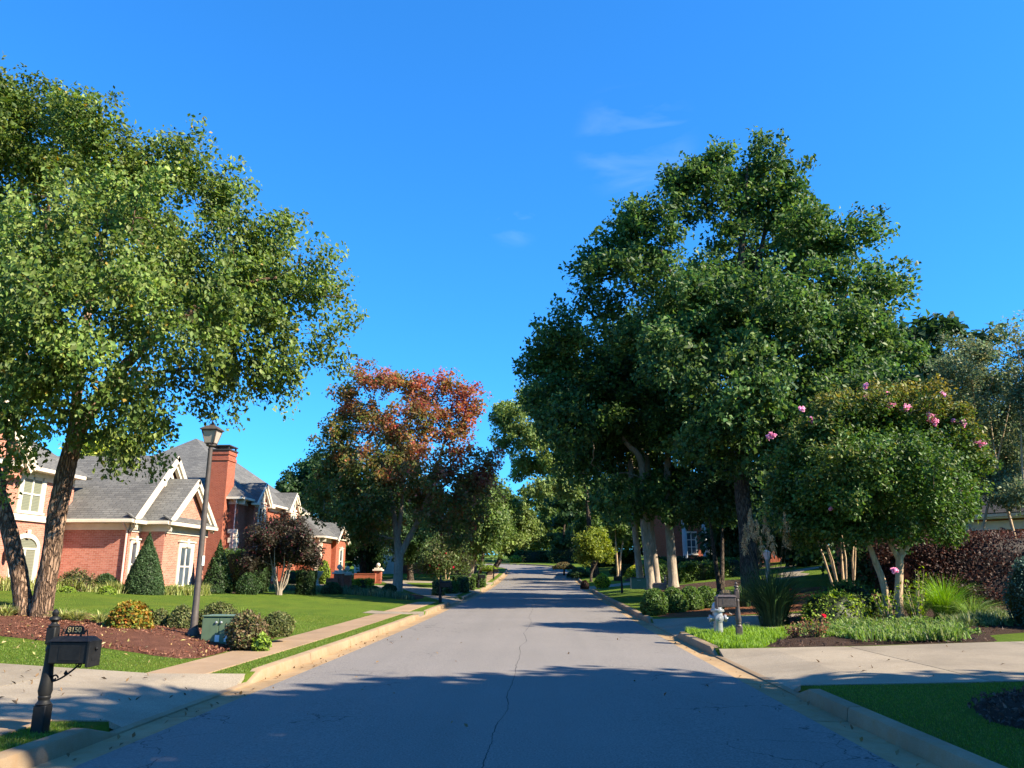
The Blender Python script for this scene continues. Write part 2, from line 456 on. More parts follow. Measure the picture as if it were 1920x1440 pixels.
class MB:
    """collects polygons in world coordinates, builds ONE mesh object with metric UVs"""
    def __init__(s): s.v = []; s.f = []
    def poly(s, pts):
        i = len(s.v); s.v += [tuple(p) for p in pts]; s.f.append(tuple(range(i, i + len(pts)))); return s
    def box(s, x0, x1, y0, y1, z0, z1):
        i = len(s.v)
        s.v += [(x0, y0, z0), (x1, y0, z0), (x1, y1, z0), (x0, y1, z0), (x0, y0, z1), (x1, y0, z1), (x1, y1, z1), (x0, y1, z1)]
        s.f += [tuple(i + k for k in q) for q in ((0, 3, 2, 1), (4, 5, 6, 7), (0, 1, 5, 4), (1, 2, 6, 5), (2, 3, 7, 6), (3, 0, 4, 7))]
        return s
    def bar(s, a, b, w, h, up=(0, 0, 1)):
        a, b = Vector(a), Vector(b); d = (b - a).normalized(); sd = d.cross(Vector(up))
        if sd.length < 1e-4: sd = Vector((1, 0, 0))
        sd.normalize(); u = sd.cross(d)
        i = len(s.v)
        for p in (a, b):
            for q in ((-1, -1), (1, -1), (1, 1), (-1, 1)):
                s.v.append(tuple(p + sd * q[0] * w / 2 + u * q[1] * h / 2))
        s.f += [tuple(i + k for k in q) for q in ((0, 1, 2, 3), (7, 6, 5, 4), (0, 4, 5, 1), (1, 5, 6, 2), (2, 6, 7, 3), (3, 7, 4, 0))]
        return s
    def prism(s, pts, d):
        """polygon pts extruded by vector d"""
        d = Vector(d); n = len(pts); i = len(s.v)
        s.v += [tuple(p) for p in pts] + [tuple(Vector(p) + d) for p in pts]
        s.f.append(tuple(range(i + n - 1, i - 1, -1))); s.f.append(tuple(range(i + n, i + 2 * n)))
        for k in range(n):
            k2 = (k + 1) % n; s.f.append((i + k, i + k2, i + n + k2, i + n + k))
        return s
    def lathe(s, c, prof, n=16, axis='z', cap=True, sx=1.0):
        c = Vector(c); i = len(s.v)
        for r, h in prof:
            for k in range(n):
                a = 2 * math.pi * k / n
                if axis == 'z': p = (c.x + r * math.cos(a) * sx, c.y + r * math.sin(a), c.z + h)
                elif axis == 'x': p = (c.x + h, c.y + r * math.cos(a), c.z + r * math.sin(a))
                else: p = (c.x + r * math.cos(a), c.y + h, c.z + r * math.sin(a))
                s.v.append(p)
        for j in range(len(prof) - 1):
            for k in range(n):
                k2 = (k + 1) % n
                s.f.append((i + j * n + k, i + j * n + k2, i + (j + 1) * n + k2, i + (j + 1) * n + k))
        if cap:
            s.f.append(tuple(i + k for k in range(n - 1, -1, -1)))
            s.f.append(tuple(i + (len(prof) - 1) * n + k for k in range(n)))
        return s
    def tube(s, pts, rad, n=8):
        v, f = tube_np(pts, rad, n); i = len(s.v)
        s.v += [tuple(p) for p in v]; s.f += [tuple(i + k for k in q) for q in f]
        return s
    def build(s, name, mat, parent=None, loc=None, smooth=False, bevel=0.0):
        off = WL[parent] if parent is not None else (Vector(loc) if loc is not None else Vector((0, 0, 0)))
        me = bpy.data.meshes.new(name)
        me.from_pydata([(p[0] - off.x, p[1] - off.y, p[2] - off.z) for p in s.v], [], s.f)
        uv_metric(me, off)
        if smooth:
            for p in me.polygons: p.use_smooth = True
        o = link(name, me, mat, parent, loc)
        if bevel:
            b = o.modifiers.new('bevel', 'BEVEL'); b.width = bevel; b.segments = 2; b.limit_method = 'ANGLE'
        if smooth:
            try: me.set_sharp_from_angle(angle=R(28))
            except Exception: pass
        return o
def uv_metric(me, off):
    uv = me.uv_layers.new(name='UVMap')
    for p in me.polygons:
        n = p.normal
        t = Vector((-n.y, n.x, 0))
        if t.length < .05: t = Vector((1, 0, 0))
        t.normalize(); b = n.cross(t)
        if b.z < 0 or (abs(b.z) < 1e-6 and b.y < 0): b = -b
        for li in p.loop_indices:
            w = me.vertices[me.loops[li].vertex_index].co + off
            uv.data[li].uv = (w.dot(t), w.dot(b))
def tube_np(pts, rad, n=8, rough=0.0, seed=0, cap=True):
    P = np.array(pts, float); m = len(P)
    rad = np.array(rad, float) * np.ones(m)
    T = np.gradient(P, axis=0); T /= np.linalg.norm(T, axis=1)[:, None] + 1e-9
    ref = np.array([1., 0, 0]) if abs(T[0][0]) < .8 else np.array([0, 1., 0])
    V = []
    rs = np.random.RandomState(seed)
    u = ref
    ph = rs.rand(4) * 6.28
    for i in range(m):
        u = u - T[i] * np.dot(u, T[i]); u /= np.linalg.norm(u); w = np.cross(T[i], u)
        a = np.arange(n) * 2 * np.pi / n
        rr = rad[i] * (1 + rough * (.5 * np.sin(3 * a + ph[0] + i * .21) + .35 * np.sin(5 * a + ph[1] - i * .33) + .8 * (rs.rand(n) - .5)))
        V.append(P[i] + np.outer(np.cos(a) * rr, u) + np.outer(np.sin(a) * rr, w))
    V = np.concatenate(V)
    Fc = []
    for i in range(m - 1):
        for k in range(n):
            k2 = (k + 1) % n
            Fc.append((i * n + k, i * n + k2, (i + 1) * n + k2, (i + 1) * n + k))
    if cap:
        Fc.append(tuple(range(n - 1, -1, -1))); Fc.append(tuple((m - 1) * n + k for k in range(n)))
    return V, Fc
def mesh_tris(name, V, T, colr=None, mat=None):
    """fast mesh from numpy vertices and triangles with an optional per-vertex colour"""
    me = bpy.data.meshes.new(name)
    V = np.ascontiguousarray(V, np.float32); T = np.ascontiguousarray(T, np.int32)
    me.vertices.add(len(V)); me.vertices.foreach_set('co', V.ravel())
    me.loops.add(T.size); me.loops.foreach_set('vertex_index', T.ravel())
    me.polygons.add(len(T)); me.polygons.foreach_set('loop_start', np.arange(0, T.size, 3, dtype=np.int32))
    if colr is not None:
        a = me.color_attributes.new('col', 'FLOAT_COLOR', 'POINT')
        c = np.ones((len(V), 4), np.float32); c[:, :3] = colr
        a.data.foreach_set('color', c.ravel())
    me.update(calc_edges=True)
    me.validate()
    if mat: me.materials.append(M[mat])
    return me
def text_mesh(txt, size, depth, mat):
    cu = bpy.data.curves.new('lettering', 'FONT'); cu.body = txt; cu.size = size; cu.extrude = depth
    cu.align_x = 'CENTER'; cu.align_y = 'CENTER'
    tmp = bpy.data.objects.new('lettering', cu); COL.objects.link(tmp)
    bpy.context.view_layer.update()
    me = bpy.data.meshes.new_from_object(tmp.evaluated_get(bpy.context.evaluated_depsgraph_get()))
    COL.objects.unlink(tmp); bpy.data.objects.remove(tmp)
    me.materials.clear(); me.materials.append(M[mat])
    return me
# ================================================================== THE SETTING
OPEN_L = [(8.3, 12.0), (28.3, 29.7), (37.5, 43.0), (52.0, 56.0), (66, 70)]
OPEN_R = [(11.2, 16.2), (20.7, 25.8), (57.0, 61.5)]
_terrain0 = terrain
def terrain(x, y):
    x = np.asarray(x, float); y = np.asarray(y, float)
    h = _terrain0(x, y)
    base = np.interp(y, RY, RZ)
    for side, ops in ((-1, OPEN_L), (1, OPEN_R)):
        for a, b in ops:
            t = np.clip((np.abs(x) - 3.95) / 1.0, 0, 1)
            m = (y > a) & (y < b) & (np.sign(x) == side) & (np.abs(x) >= 3.93) & (np.abs(x) < 4.95)
            h = np.where(m, base + (h - base) * t, h)
    return h

def center(s):
    if s <= CURVE_Y0: return (0.0, s, 0.0)
    th = (s - CURVE_Y0) / CURVE_R
    if th < math.pi / 2:
        return (-CURVE_R + CURVE_R * math.cos(th), CURVE_Y0 + CURVE_R * math.sin(th), th)
    return (-CURVE_R - (s - CURVE_Y0 - CURVE_R * math.pi / 2), CURVE_Y0 + CURVE_R, math.pi / 2)
def lat(s, off):
    x, y, h = center(s)
    return (x + off * math.cos(h), y + off * math.sin(h))

# ground sheet to the horizon
def ground():
    ys = sorted(set([-300, -150, -80, -50] + list(np.arange(-30, 140, 1.0)) + list(np.arange(140, 260, 8)) + [300, 400, 600, 1000, 2000]
                    + [v + e for a, b in OPEN_L + OPEN_R for v in (a, b) for e in (-.02, .02)]))
    xa = [3.0, 3.92, 3.95, 4.2, 4.45, 4.7, 4.94, 4.96, 5.2, 5.5] + list(np.arange(6, 14, .8)) + list(np.arange(14, 40, 2.0)) + list(np.arange(40, 120, 8)) + [150, 250, 500, 1200, 2000]
    xs = sorted(set([-v for v in xa] + [0.0, -1.5, 1.5] + xa))
    X, Y = np.meshgrid(np.array(xs), np.array(ys))
    Z = terrain(X, Y)
    nx = len(xs); V = np.stack([X.ravel(), Y.ravel(), Z.ravel()], 1)
    f = [(j * nx + i, j * nx + i + 1, (j + 1) * nx + i + 1, (j + 1) * nx + i) for j in range(len(ys) - 1) for i in range(nx - 1)]
    me = bpy.data.meshes.new('ground'); me.from_pydata(V.tolist(), [], f)
    for p in me.polygons: p.use_smooth = True
    return tag(link('ground', me, 'lawn'), 'mown green lawns running along both sides of the street', kind='structure')
ground()

def sweep(prof_fn, svals, side=1):
    """prof_fn(s) -> list of (lateral offset, height above street); returns MB with the swept strip"""
    mb = MB(); rings = []
    for s in svals:
        ring = []
        for o, h in prof_fn(s):
            x, y = lat(s, side * o); ring.append((x, y, road_z(y) + h))
        rings.append(ring)
    n = len(rings[0])
    for r in rings: mb.v += r
    for j in range(len(rings) - 1):
        for k in range(n - 1):
            q = (j * n + k, j * n + k + 1, (j + 1) * n + k + 1, (j + 1) * n + k)
            mb.f.append(q if side > 0 else q[::-1])
    mb.n = n; mb.m = len(rings)
    return mb
S_END = 190
sv = list(np.arange(-40, S_END, 1.5))
road = sweep(lambda s: [(o, .008 + .035 * (1 - (o / 3.48) ** 2)) for o in np.linspace(-3.48, 3.48, 13)], sv)
road = road.build('road', 'asphalt', smooth=True)
tag(road, 'grey cracked asphalt street running straight then bending left', kind='structure')

# gutters with cast joints, kerbs in cast sections
def strip_with_pieces(name, piece, side, segs, prof, mat, label, L=3.05, gap=.022, taper=False, pieces_to=75, under=None):
    base = sweep(under, sv, side)
    par = base.build(name, 'subbase'); tag(par, label, kind='structure')
    for a, b in segs:
        s = a
        while s < b - .05:
            far = s > pieces_to
            e = b if far else min(s + L, b)
            if b - e < .7: e = b
            vals = [s]
            if taper and s == a: vals += [s + .12, s + .3, s + .5]
            vals += list(np.arange(s + 1.5, e - .6, 1.5 if not far else 2.5))
            if taper and e == b: vals += [e - .5, e - .3, e - .12]
            vals += [e - (gap if e < b else 0)]
            def pf(q, a=a, b=b):
                k = 1.0
                if taper:
                    k = min(1, .12 + max(0, q - a) / .5 * .88, .12 + max(0, b - q) / .5 * .88)
                return [(o, h * k if h > 0 else h) for o, h in prof]
            mb = sweep(pf, vals, side)
            n, m = mb.n, mb.m
            mb.f.append(tuple(range(n - 1, -1, -1)) if side > 0 else tuple(range(n)))
            mb.f.append(tuple((m - 1) * n + k for k in range(n)) if side > 0 else tuple((m - 1) * n + k for k in range(n - 1, -1, -1)))
            mb.build(piece, mat, par, smooth=True)
            s = e
    return par
def complement(ops, a, b):
    out = []; s = a
    for o in ops: out.append((s, o[0])); s = o[1]
    out.append((s, b)); return out
GUT = [(3.481, -.10), (3.481, 0.0), (3.62, -.006), (3.80, -.012), (3.855, -.004), (3.855, -.10)]
KERB = [(3.858, -.10), (3.860, .01), (3.874, .118), (3.886, .140), (3.908, .150), (4.038, .152), (4.05, .14), (4.05, -.10)]
for side, nm, ops in ((-1, 'left', OPEN_L), (1, 'right', OPEN_R)):
    strip_with_pieces('gutter_' + nm, 'gutter_slab', side, [(-12, S_END - 1)], GUT, 'gutter', 'tan concrete gutter along the %s edge of the asphalt' % nm,
                      under=lambda s: [(3.44, -.05), (3.87, -.05)])
    strip_with_pieces('kerb_' + nm, 'kerb_section', side, complement(ops, -12, S_END - 1), KERB, 'kerb', 'rounded concrete kerb along the %s side of the street' % nm,
                      taper=True, under=lambda s: [(3.86, -.11), (4.05, -.11)])
    # low lip across the driveway mouths
    for a, b in ops:
        if a > 60: continue
        mb = sweep(lambda s: [(3.858, -.05), (3.862, .012), (3.885, .020), (3.96, .022), (3.97, -.05)], list(np.arange(a - .02, b + .5, .5))[:-1] + [b + .02], side)
        mb.build('driveway_lip', 'kerb', bpy.data.objects['kerb_' + nm], smooth=True)

def sheet(name, mat, y0f, y1f, xs, off=.012, rows=14, parent=None, label=None, kind=None, skirt=.06):
    """surface laid on the terrain between two edge curves y0(x), y1(x)"""
    mb = MB(); n = rows + 1
    for x in xs:
        for k in range(n):
            y = y0f(x) + (y1f(x) - y0f(x)) * k / rows
            mb.v.append((x, y, tz(x, y) + off))
    for i in range(len(xs) - 1):
        for k in range(rows):
            q = (i * n + k, (i + 1) * n + k, (i + 1) * n + k + 1, i * n + k + 1)
            mb.f.append(q if xs[1] > xs[0] else q[::-1])
    # skirt so that the slab has thickness
    loop = [i * n for i in range(len(xs))] + [(len(xs) - 1) * n + k for k in range(1, n)] + [i * n + rows for i in range(len(xs) - 2, -1, -1)] + list(range(rows - 1, 0, -1))
    b0 = len(mb.v)
    for q in loop: mb.v.append((mb.v[q][0], mb.v[q][1], mb.v[q][2] - skirt))
    for j in range(len(loop)):
        j2 = (j + 1) % len(loop); mb.f.append((loop[j], b0 + j, b0 + j2, loop[j2]))
    o = mb.build(name, mat, parent, smooth=True)
    if label: tag(o, label, kind=kind)
    return o

# sidewalk on the left: bed + slabs
sw = MB()
for a, b in ((-12, 8.3), (12.0, 28.3), (29.7, 37.5), (43, 52), (56, 66), (70, 92)):
    ys = np.arange(a, b + .01, (b - a) / max(1, round((b - a) / 1.5)))
    for i in range(len(ys) - 1):
        sw.poly([(-5.5, ys[i], tz(-5.45, ys[i]) + .004), (-4.55, ys[i], tz(-4.6, ys[i]) + .004), (-4.55, ys[i + 1], tz(-4.6, ys[i + 1]) + .004), (-5.5, ys[i + 1], tz(-5.45, ys[i + 1]) + .004)])
walk = sw.build('sidewalk', 'subbase'); tag(walk, 'tan concrete sidewalk beside the left kerb', kind='structure')
for a, b in ((-12, 8.3), (12.0, 28.3), (29.7, 37.5), (43, 52), (56, 66), (70, 92)):
    k = max(1, round((b - a) / 1.5)); d = (b - a) / k
    for i in range(k):
        y0, y1 = a + i * d + .011, a + (i + 1) * d - .011
        tl = random.Random(i * 7 + int(a)).uniform(-.004, .004)
        mb = MB(); z0, z1 = tz(-5, y0) + .016, tz(-5, y1) + .016
        P = [(-5.5, y0, z0 + tl), (-4.55, y0, z0 - tl), (-4.55, y1, z1 - tl), (-5.5, y1, z1 + tl)]
        mb.prism([(p[0], p[1], p[2] - .06) for p in P], (0, 0, .06))
        mb.build('sidewalk_slab', 'walk', walk, bevel=.008)

def drive(name, label, side, ys, x_end, splits, flare=.5, slope=0.0, mat='drive'):
    """driveway from the kerb lip inland, cast in slabs"""
    par = None
    y0, y1 = ys
    def f0(x): return y0 - flare * max(0, 1 - (abs(x) - 3.96) / 1.0) * 0 + slope * (abs(x) - 4)
    def f1(x): return y1 + slope * (abs(x) - 4)
    edges = [3.965] + splits + [x_end]
    for i in range(len(edges) - 1):
        a, b = edges[i] + (.011 if i else 0), edges[i + 1] - .011
        nx = max(2, int((b - a) / .5))
        xs = list(np.linspace(a, b, nx + 1))
        if a < 4.95 < b: xs = sorted(xs + [4.2, 4.45, 4.7, 4.945, 4.965])
        xs = [side * v for v in xs]
        o = sheet('driveway' if par is None else 'driveway_slab', mat, f0, f1, xs, .013, 12, par)
        if par is None:
            par = o; tag(o, label, kind='structure')
    return par
drive('driveway_left_near', 'pale aggregate driveway crossing the left sidewalk beside the near mailbox', -1, (8.28, 12.02), 30, [6.5, 9.5, 13, 17, 22], slope=.02)
drive('driveway_right_near', 'wide pale concrete driveway on the right with a dark joint', 1, (11.18, 16.22), 26, [6.5, 9.6, 13, 17], slope=0)
drive('driveway_right_second', 'shaded concrete driveway behind the hydrant', 1, (20.68, 25.82), 22, [7.0, 10, 14])
drive('driveway_left_second', 'narrow concrete path crossing to the left house', -1, (28.28, 29.72), 6.0, [], slope=.1)
drive('driveway_left_third', 'concrete driveway running back beside the red maple', -1, (37.48, 43.02), 13.5, [6, 8, 10.5], slope=3.2)
drive('driveway_left_fourth', 'concrete driveway beyond the clipped hedges', -1, (51.98, 56.02), 22, [6, 11], slope=.3)
drive('driveway_left_fifth', 'far concrete driveway on the left', -1, (65.98, 70.02), 22, [6, 11])
drive('driveway_right_third', 'pale strip of driveway crossing the far right lawn', 1, (56.98, 61.52), 24, [8, 13], slope=.1)

# curved garden path on the right lawn
def path_strip(name, pts, w, mat, label, off=.014):
    mb = MB(); P = [Vector((p[0], p[1], 0)) for p in pts]
    Q = []
    for i in range(len(P) - 1):
        for t in np.linspace(0, 1, 8)[:-1 if i < len(P) - 2 else None]:
            a = P[max(i - 1, 0)]; b = P[i]; c = P[i + 1]; d = P[min(i + 2, len(P) - 1)]
            Q.append(.5 * ((2 * b) + (c - a) * t + (2 * a - 5 * b + 4 * c - d) * t * t + (-a + 3 * b - 3 * c + d) * t ** 3))
    for i, q in enumerate(Q):
        d = (Q[min(i + 1, len(Q) - 1)] - Q[max(i - 1, 0)]).normalized(); n = Vector((-d.y, d.x, 0))
        for s_ in (-.5, 0, .5):
            p = q + n * w * s_; mb.v.append((p.x, p.y, tz(p.x, p.y) + off + .008 * (s_ == 0)))
    for i in range(len(Q) - 1):
        for k in range(2):
            mb.f.append((i * 3 + k + 1, i * 3 + k, (i + 1) * 3 + k, (i + 1) * 3 + k + 1))
    return tag(mb.build(name, mat, smooth=True), label, kind='structure')
path_strip('path', [(11.2, 46.5), (13.5, 45.2), (15.2, 46.5), (15.5, 49), (18, 51.5), (24, 53)], 1.3, 'drive', 'pale garden path curving over the right lawn')

def bed(name, pts, mound, mat, label, seed=1, rings=7, kind='structure', sub=5):
    """mounded planting bed with an uneven edge; pts run round its outline"""
    rs = np.random.RandomState(seed)
    P = np.array(pts, float); c = P.mean(0)
    out = []
    n = len(P)
    for i in range(n):
        a, b, d, e = P[i - 1], P[i], P[(i + 1) % n], P[(i + 2) % n]
        for t in np.arange(sub) / sub:
            q = .5 * ((2 * b) + (d - a) * t + (2 * a - 5 * b + 4 * d - e) * t * t + (-a + 3 * b - 3 * d + e) * t ** 3)
            out.append(q + rs.randn(2) * .025)
    out = np.array(out); m = len(out)
    mb = MB()
    for r in range(rings + 1):
        t = r / rings
        for q in out:
            x, y = q + (c - q) * t * .98
            lift = mound * (1 - (1 - min(1, t * 1.6)) ** 2) + (.012 if r else -.02) + (rs.rand() * .02 if r else 0)
            mb.v.append((x, y, float(terrain(x, y)) + lift))
    for r in range(rings):
        for k in range(m):
            k2 = (k + 1) % m
            mb.f.append((r * m + k, r * m + k2, (r + 1) * m + k2, (r + 1) * m + k))
    mb.f.append(tuple(rings * m + k for k in range(m)))
    area = sum(out[k][0] * out[(k + 1) % m][1] - out[(k + 1) % m][0] * out[k][1] for k in range(m))
    if area < 0: mb.f = [f[::-1] for f in mb.f]
    o = mb.build(name, mat, smooth=True)
    tag(o, label, kind=kind)
    BEDS.append((out, c, mound))
    return o
BEDS = []
def in_poly(x, y, P):
    x = np.asarray(x); y = np.asarray(y); c = np.zeros(x.shape, bool); n = len(P); j = n - 1
    for i in range(n):
        xi, yi = P[i]; xj, yj = P[j]
        c ^= ((yi > y) != (yj > y)) & (x < (xj - xi) * (y - yi) / (yj - yi + 1e-12) + xi)
        j = i
    return c
def gz(x, y):
    """ground height including mulch mounds"""
    z = tz(x, y)
    for out, c, m in BEDS:
        if in_poly(np.array([x]), np.array([y]), out)[0]:
            d = np.min(np.hypot(out[:, 0] - x, out[:, 1] - y)); R_ = d + np.hypot(x - c[0], y - c[1]) + 1e-6
            t = min(1, d / R_ * 1.6); return z + m * (1 - (1 - t) ** 2)
    return z
bed('mulch_bed_birch', [(-5.62, 14.0), (-7.2, 14.3), (-9.9, 15.0), (-13.5, 15.6), (-15, 18.0), (-12.5, 20.0), (-9.5, 19.2), (-7.6, 19.0), (-6.2, 19.2), (-5.62, 18.4), (-5.6, 16)], .14, 'mulch_red', 'red brown bark mulch bed under the birch and lamp post', 3)
bed('mulch_bed_crape', [(4.9, 16.35), (7, 16.3), (9.4, 16.3), (9.9, 17.6), (12.5, 18.6), (17, 20.0), (20, 24), (15, 27.5), (10.4, 27), (7.4, 24.2), (6.6, 20.4), (5.6, 18)], .12, 'mulch_dark', 'dark mulch bed under the pink crape myrtle', 5)
bed('mulch_bed_circle', [(5.0, 8.9), (5.2, 7.8), (6.6, 7.2), (8.4, 8.0), (8.9, 9.5), (7.7, 10.4), (5.9, 10.1)], .10, 'mulch_dark', 'round black mulch bed cut into the near right lawn', 7)
bed('mulch_bed_oak', [(4.4, 26.2), (7.5, 26.2), (11, 27.6), (14, 32), (14.5, 38.5), (9.4, 38.8), (7.6, 35), (6.5, 31), (4.5, 29.5)], .06, 'straw', 'pine straw bed under the clipped hedge and the oak', 9)
bed('mulch_bed_trunks', [(6.8, 44.2), (8.5, 42.6), (12.4, 44.0), (13.0, 46.6), (10.0, 48.6), (7, 47.4)], .12, 'mulch_dark', 'dark mulch ring round the pale tree trunks', 11)
bed('foundation_bed', [(-16.6, 30.6), (-14.4, 33.0), (-13.9, 38.0), (-15, 44), (-19, 46), (-16.2, 38.0), (-17.1, 32.9), (-20.2, 32.6), (-20.3, 25.0), (-18.6, 25.2), (-18.2, 29.2)], .05, 'mulch_dark', 'planting bed along the front of the left brick house', 13)
bed('maple_bed', [(-6.0, 39.2), (-9.5, 43.0), (-17.0, 46.0), (-18.0, 50.5), (-12, 50.5), (-7.5, 47), (-5.8, 43.5)], .05, 'mulch_dark', 'dark bed round the foot of the red maple', 15)
bed('bed_right_slope', [(8.2, 62), (7.0, 66), (10, 76), (16, 80), (21, 70), (16, 63), (11, 60.8)], .15, 'mulch_dark', 'dark planting bed on the far right slope', 17)
# ================================================================== HOUSES
def obox(mb, o, t, n, a0, a1, z0, z1, d0, d1):
    o, t, n = Vector(o), Vector(t), Vector(n); k = Vector((0, 0, 1)); i = len(mb.v)
    for z in (z0, z1):
        for a, d in ((a0, d0), (a1, d0), (a1, d1), (a0, d1)):
            mb.v.append(tuple(o + t * a + n * d + k * z))
    fs = ((3, 2, 1, 0), (4, 5, 6, 7), (0, 1, 5, 4), (1, 2, 6, 5), (2, 3, 7, 6), (3, 0, 4, 7))
    flip = t.cross(n).z < 0
    mb.f += [tuple(i + q for q in (f[::-1] if flip else f)) for f in fs]
    return mb
def window(parent, o, t, n, w, h, cols=2, rows=2, mat='glass', arch=0.0, sur=.17, hood=True, name='window'):
    """o = centre of the sill line on the wall, t = along the wall, n = outward; outer surround w x h"""
    a = w / 2; top = h - sur
    mb = MB()
    obox(mb, o, t, n, -a, -a + sur, .10, top, 0, .07); obox(mb, o, t, n, a - sur, a, .10, top, 0, .07)
    if arch:
        N = 12; iw = a - sur
        for k in range(N):
            q = []
            for an, rr in ((k, 0), (k, 1), (k + 1, 1), (k + 1, 0)):
                th = math.pi * an / N; rx, rz = (a, arch + sur) if rr else (iw, arch)
                q.append(Vector(o) + Vector(t) * (-math.cos(th) * rx) + Vector((0, 0, top + math.sin(th) * rz)))
            mb.prism(q[::-1], Vector(n) * .07)
        obox(mb, o, t, n, -.09, .09, top + arch - .02, top + arch + sur + .14, .07, .12)
    else:
        obox(mb, o, t, n, -a, a, top + .002, h, 0, .075)
        if hood:
            obox(mb, o, t, n, -a - .06, a + .06, h + .001, h + .07, 0, .13)
            obox(mb, o, t, n, -.08, .08, top + .01, h + .16, .076, .14)
    win = mb.build(name, 'trim', parent, bevel=.008)
    sl = MB(); obox(sl, o, t, n, -a - .05, a + .05, 0, .098, 0, .12); sl.build('sill', 'trim', win, bevel=.01)
    gw = 2 * (a - sur); gh = top - .10; pw = gw / cols; ph = gh / rows
    sb = MB()
    for c in range(cols + 1):
        x = -gw / 2 + c * pw; b = .045 if c in (0, cols) else .035
        obox(sb, o, t, n, x - b, x + b, .10, top, .004, .05)
    for r in range(rows + 1):
        z = .10 + r * ph; obox(sb, o, t, n, -gw / 2, gw / 2, z - .03, z + .03, .006, .046)
    sb.build('sash', 'sash', win)
    for c in range(cols):
        for r in range(rows):
            pb = MB(); x0 = -gw / 2 + c * pw + .03; z0 = .10 + r * ph + .02
            extra = 0
            obox(pb, o, t, n, x0, x0 + pw - .06, z0, z0 + ph - .04, .003, .018)
            pb.build('pane', mat, win)
    if arch:
        pb = MB(); N = 10
        pts = [Vector(o) + Vector(t) * (-math.cos(math.pi * k / N) * (gw / 2 - .01)) + Vector((0, 0, top + math.sin(math.pi * k / N) * (arch - .01))) for k in range(N + 1)]
        pb.prism([p + Vector(n) * .003 for p in pts][::-1], Vector(n) * .015); pb.build('pane', mat, win)
    return win
def medallion(parent, o, n, r, name='round_window'):
    t = Vector((0, 0, 1)).cross(Vector(n)); mb = MB(); N = 20
    for k in range(N):
        q = []
        for an, rr in ((k, .62), (k, 1), (k + 1, 1), (k + 1, .62)):
            th = 2 * math.pi * an / N
            q.append(Vector(o) + t * math.cos(th) * r * rr * .8 + Vector((0, 0, math.sin(th) * r * rr)))
        mb.prism(q, Vector(n) * .07)
    w = mb.build(name, 'trim', parent)
    pb = MB(); pts = [Vector(o) + t * math.cos(2 * math.pi * k / N) * r * .5 + Vector((0, 0, math.sin(2 * math.pi * k / N) * r * .61)) for k in range(N)]
    pb.prism([p + Vector(n) * .004 for p in pts], Vector(n) * .02); pb.build('pane', 'glass', w)
    for dz in (1, -1):
        kb = MB(); obox(kb, Vector(o), t, Vector(n), -.07, .07, dz * r - .12, dz * r + .12, .071, .11); kb.build('keystone', 'trim', w)
    return w
def slab(mb, a, b, c, d, th=.10):
    """roof slab: quad a b (eave) c d (ridge), thickened downwards"""
    a, b, c, d = map(Vector, (a, b, c, d)); n = (b - a).cross(d - a).normalized()
    if n.z < 0: n = -n
    pts = [a, b, c] + ([d] if (d - c).length > 1e-4 else [])
    if (pts[1] - pts[0]).cross(pts[2] - pts[0]).z < 0: pts = pts[::-1]
    mb.prism([p - n * th for p in pts], n * th)
    return mb
def gable_roof_x(mb, x0, x1, yc, half, ze, zr):
    """ridge along X; eaves at yc +- half"""
    slab(mb, (x0, yc - half, ze), (x1, yc - half, ze), (x1, yc, zr), (x0, yc, zr))
    slab(mb, (x0, yc + half, ze), (x1, yc + half, ze), (x1, yc, zr), (x0, yc, zr))
def hip_roof(mb, x0, x1, y0, y1, ze, xr, yr0, yr1, zr):
    """hip roof with ridge along Y at x = xr"""
    A, B, C, D = (x0, y0, ze), (x1, y0, ze), (x1, y1, ze), (x0, y1, ze); E_, F_ = (xr, yr0, zr), (xr, yr1, zr)
    slab(mb, A, B, E_, E_); slab(mb, B, C, F_, E_); slab(mb, C, D, F_, F_); slab(mb, D, A, E_, F_)
def rakes(parent, x, yc, half, ze, zr, w=.26, th=.09, name='rake_trim'):
    """raking boards on a gable that faces +X"""
    for s_ in (-1, 1):
        a = Vector((x, yc + s_ * half, ze)); b = Vector((x, yc, zr)); d = (b - a); L = d.length; d.normalize()
        nrm = Vector((0, -d.z, d.y)) if s_ < 0 else Vector((0, d.z, -d.y))
        nrm = -nrm if nrm.z > 0 else nrm
        mb = MB(); mb.prism([a, b, b + nrm * w, a + nrm * w], (th, 0, 0))
        mb.prism([a + nrm * w, b + nrm * w, b + nrm * (w + .16), a + nrm * (w + .16)], (th * .45 - .2, 0, 0))
        mb.build(name, 'trim', parent)
def eave_x(parent, x0, x1, y, z, depth, sgn=-1, gutter=True):
    """soffit, frieze and gutter along X on a wall facing sgn*Y; y = wall plane, z = eave height"""
    f = MB(); f.box(x0, x1, min(y + sgn * .05, y), max(y + sgn * .05, y), z - .42, z - .10); f.build('frieze', 'trim', parent)
    s_ = MB(); ya, yb = sorted((y, y + sgn * depth)); s_.box(x0, x1, ya, yb, z - .12, z - .07); s_.build('soffit', 'trim', parent)
    if gutter:
        g = MB(); ya, yb = sorted((y + sgn * depth, y + sgn * (depth + .11))); g.box(x0, x1, ya, yb, z - .13, z + .02); g.build('rain_gutter', 'trim', parent, bevel=.02)
def eave_y(parent, y0, y1, x, z, depth):
    f = MB(); f.box(x, x + .05, y0, y1, z - .42, z - .10); f.build('frieze', 'trim', parent)
    s_ = MB(); s_.box(x, x + depth, y0, y1, z - .12, z - .07); s_.build('soffit', 'trim', parent)
    g = MB(); g.box(x + depth, x + depth + .11, y0, y1, z - .13, z + .02); g.build('rain_gutter', 'trim', parent, bevel=.02)
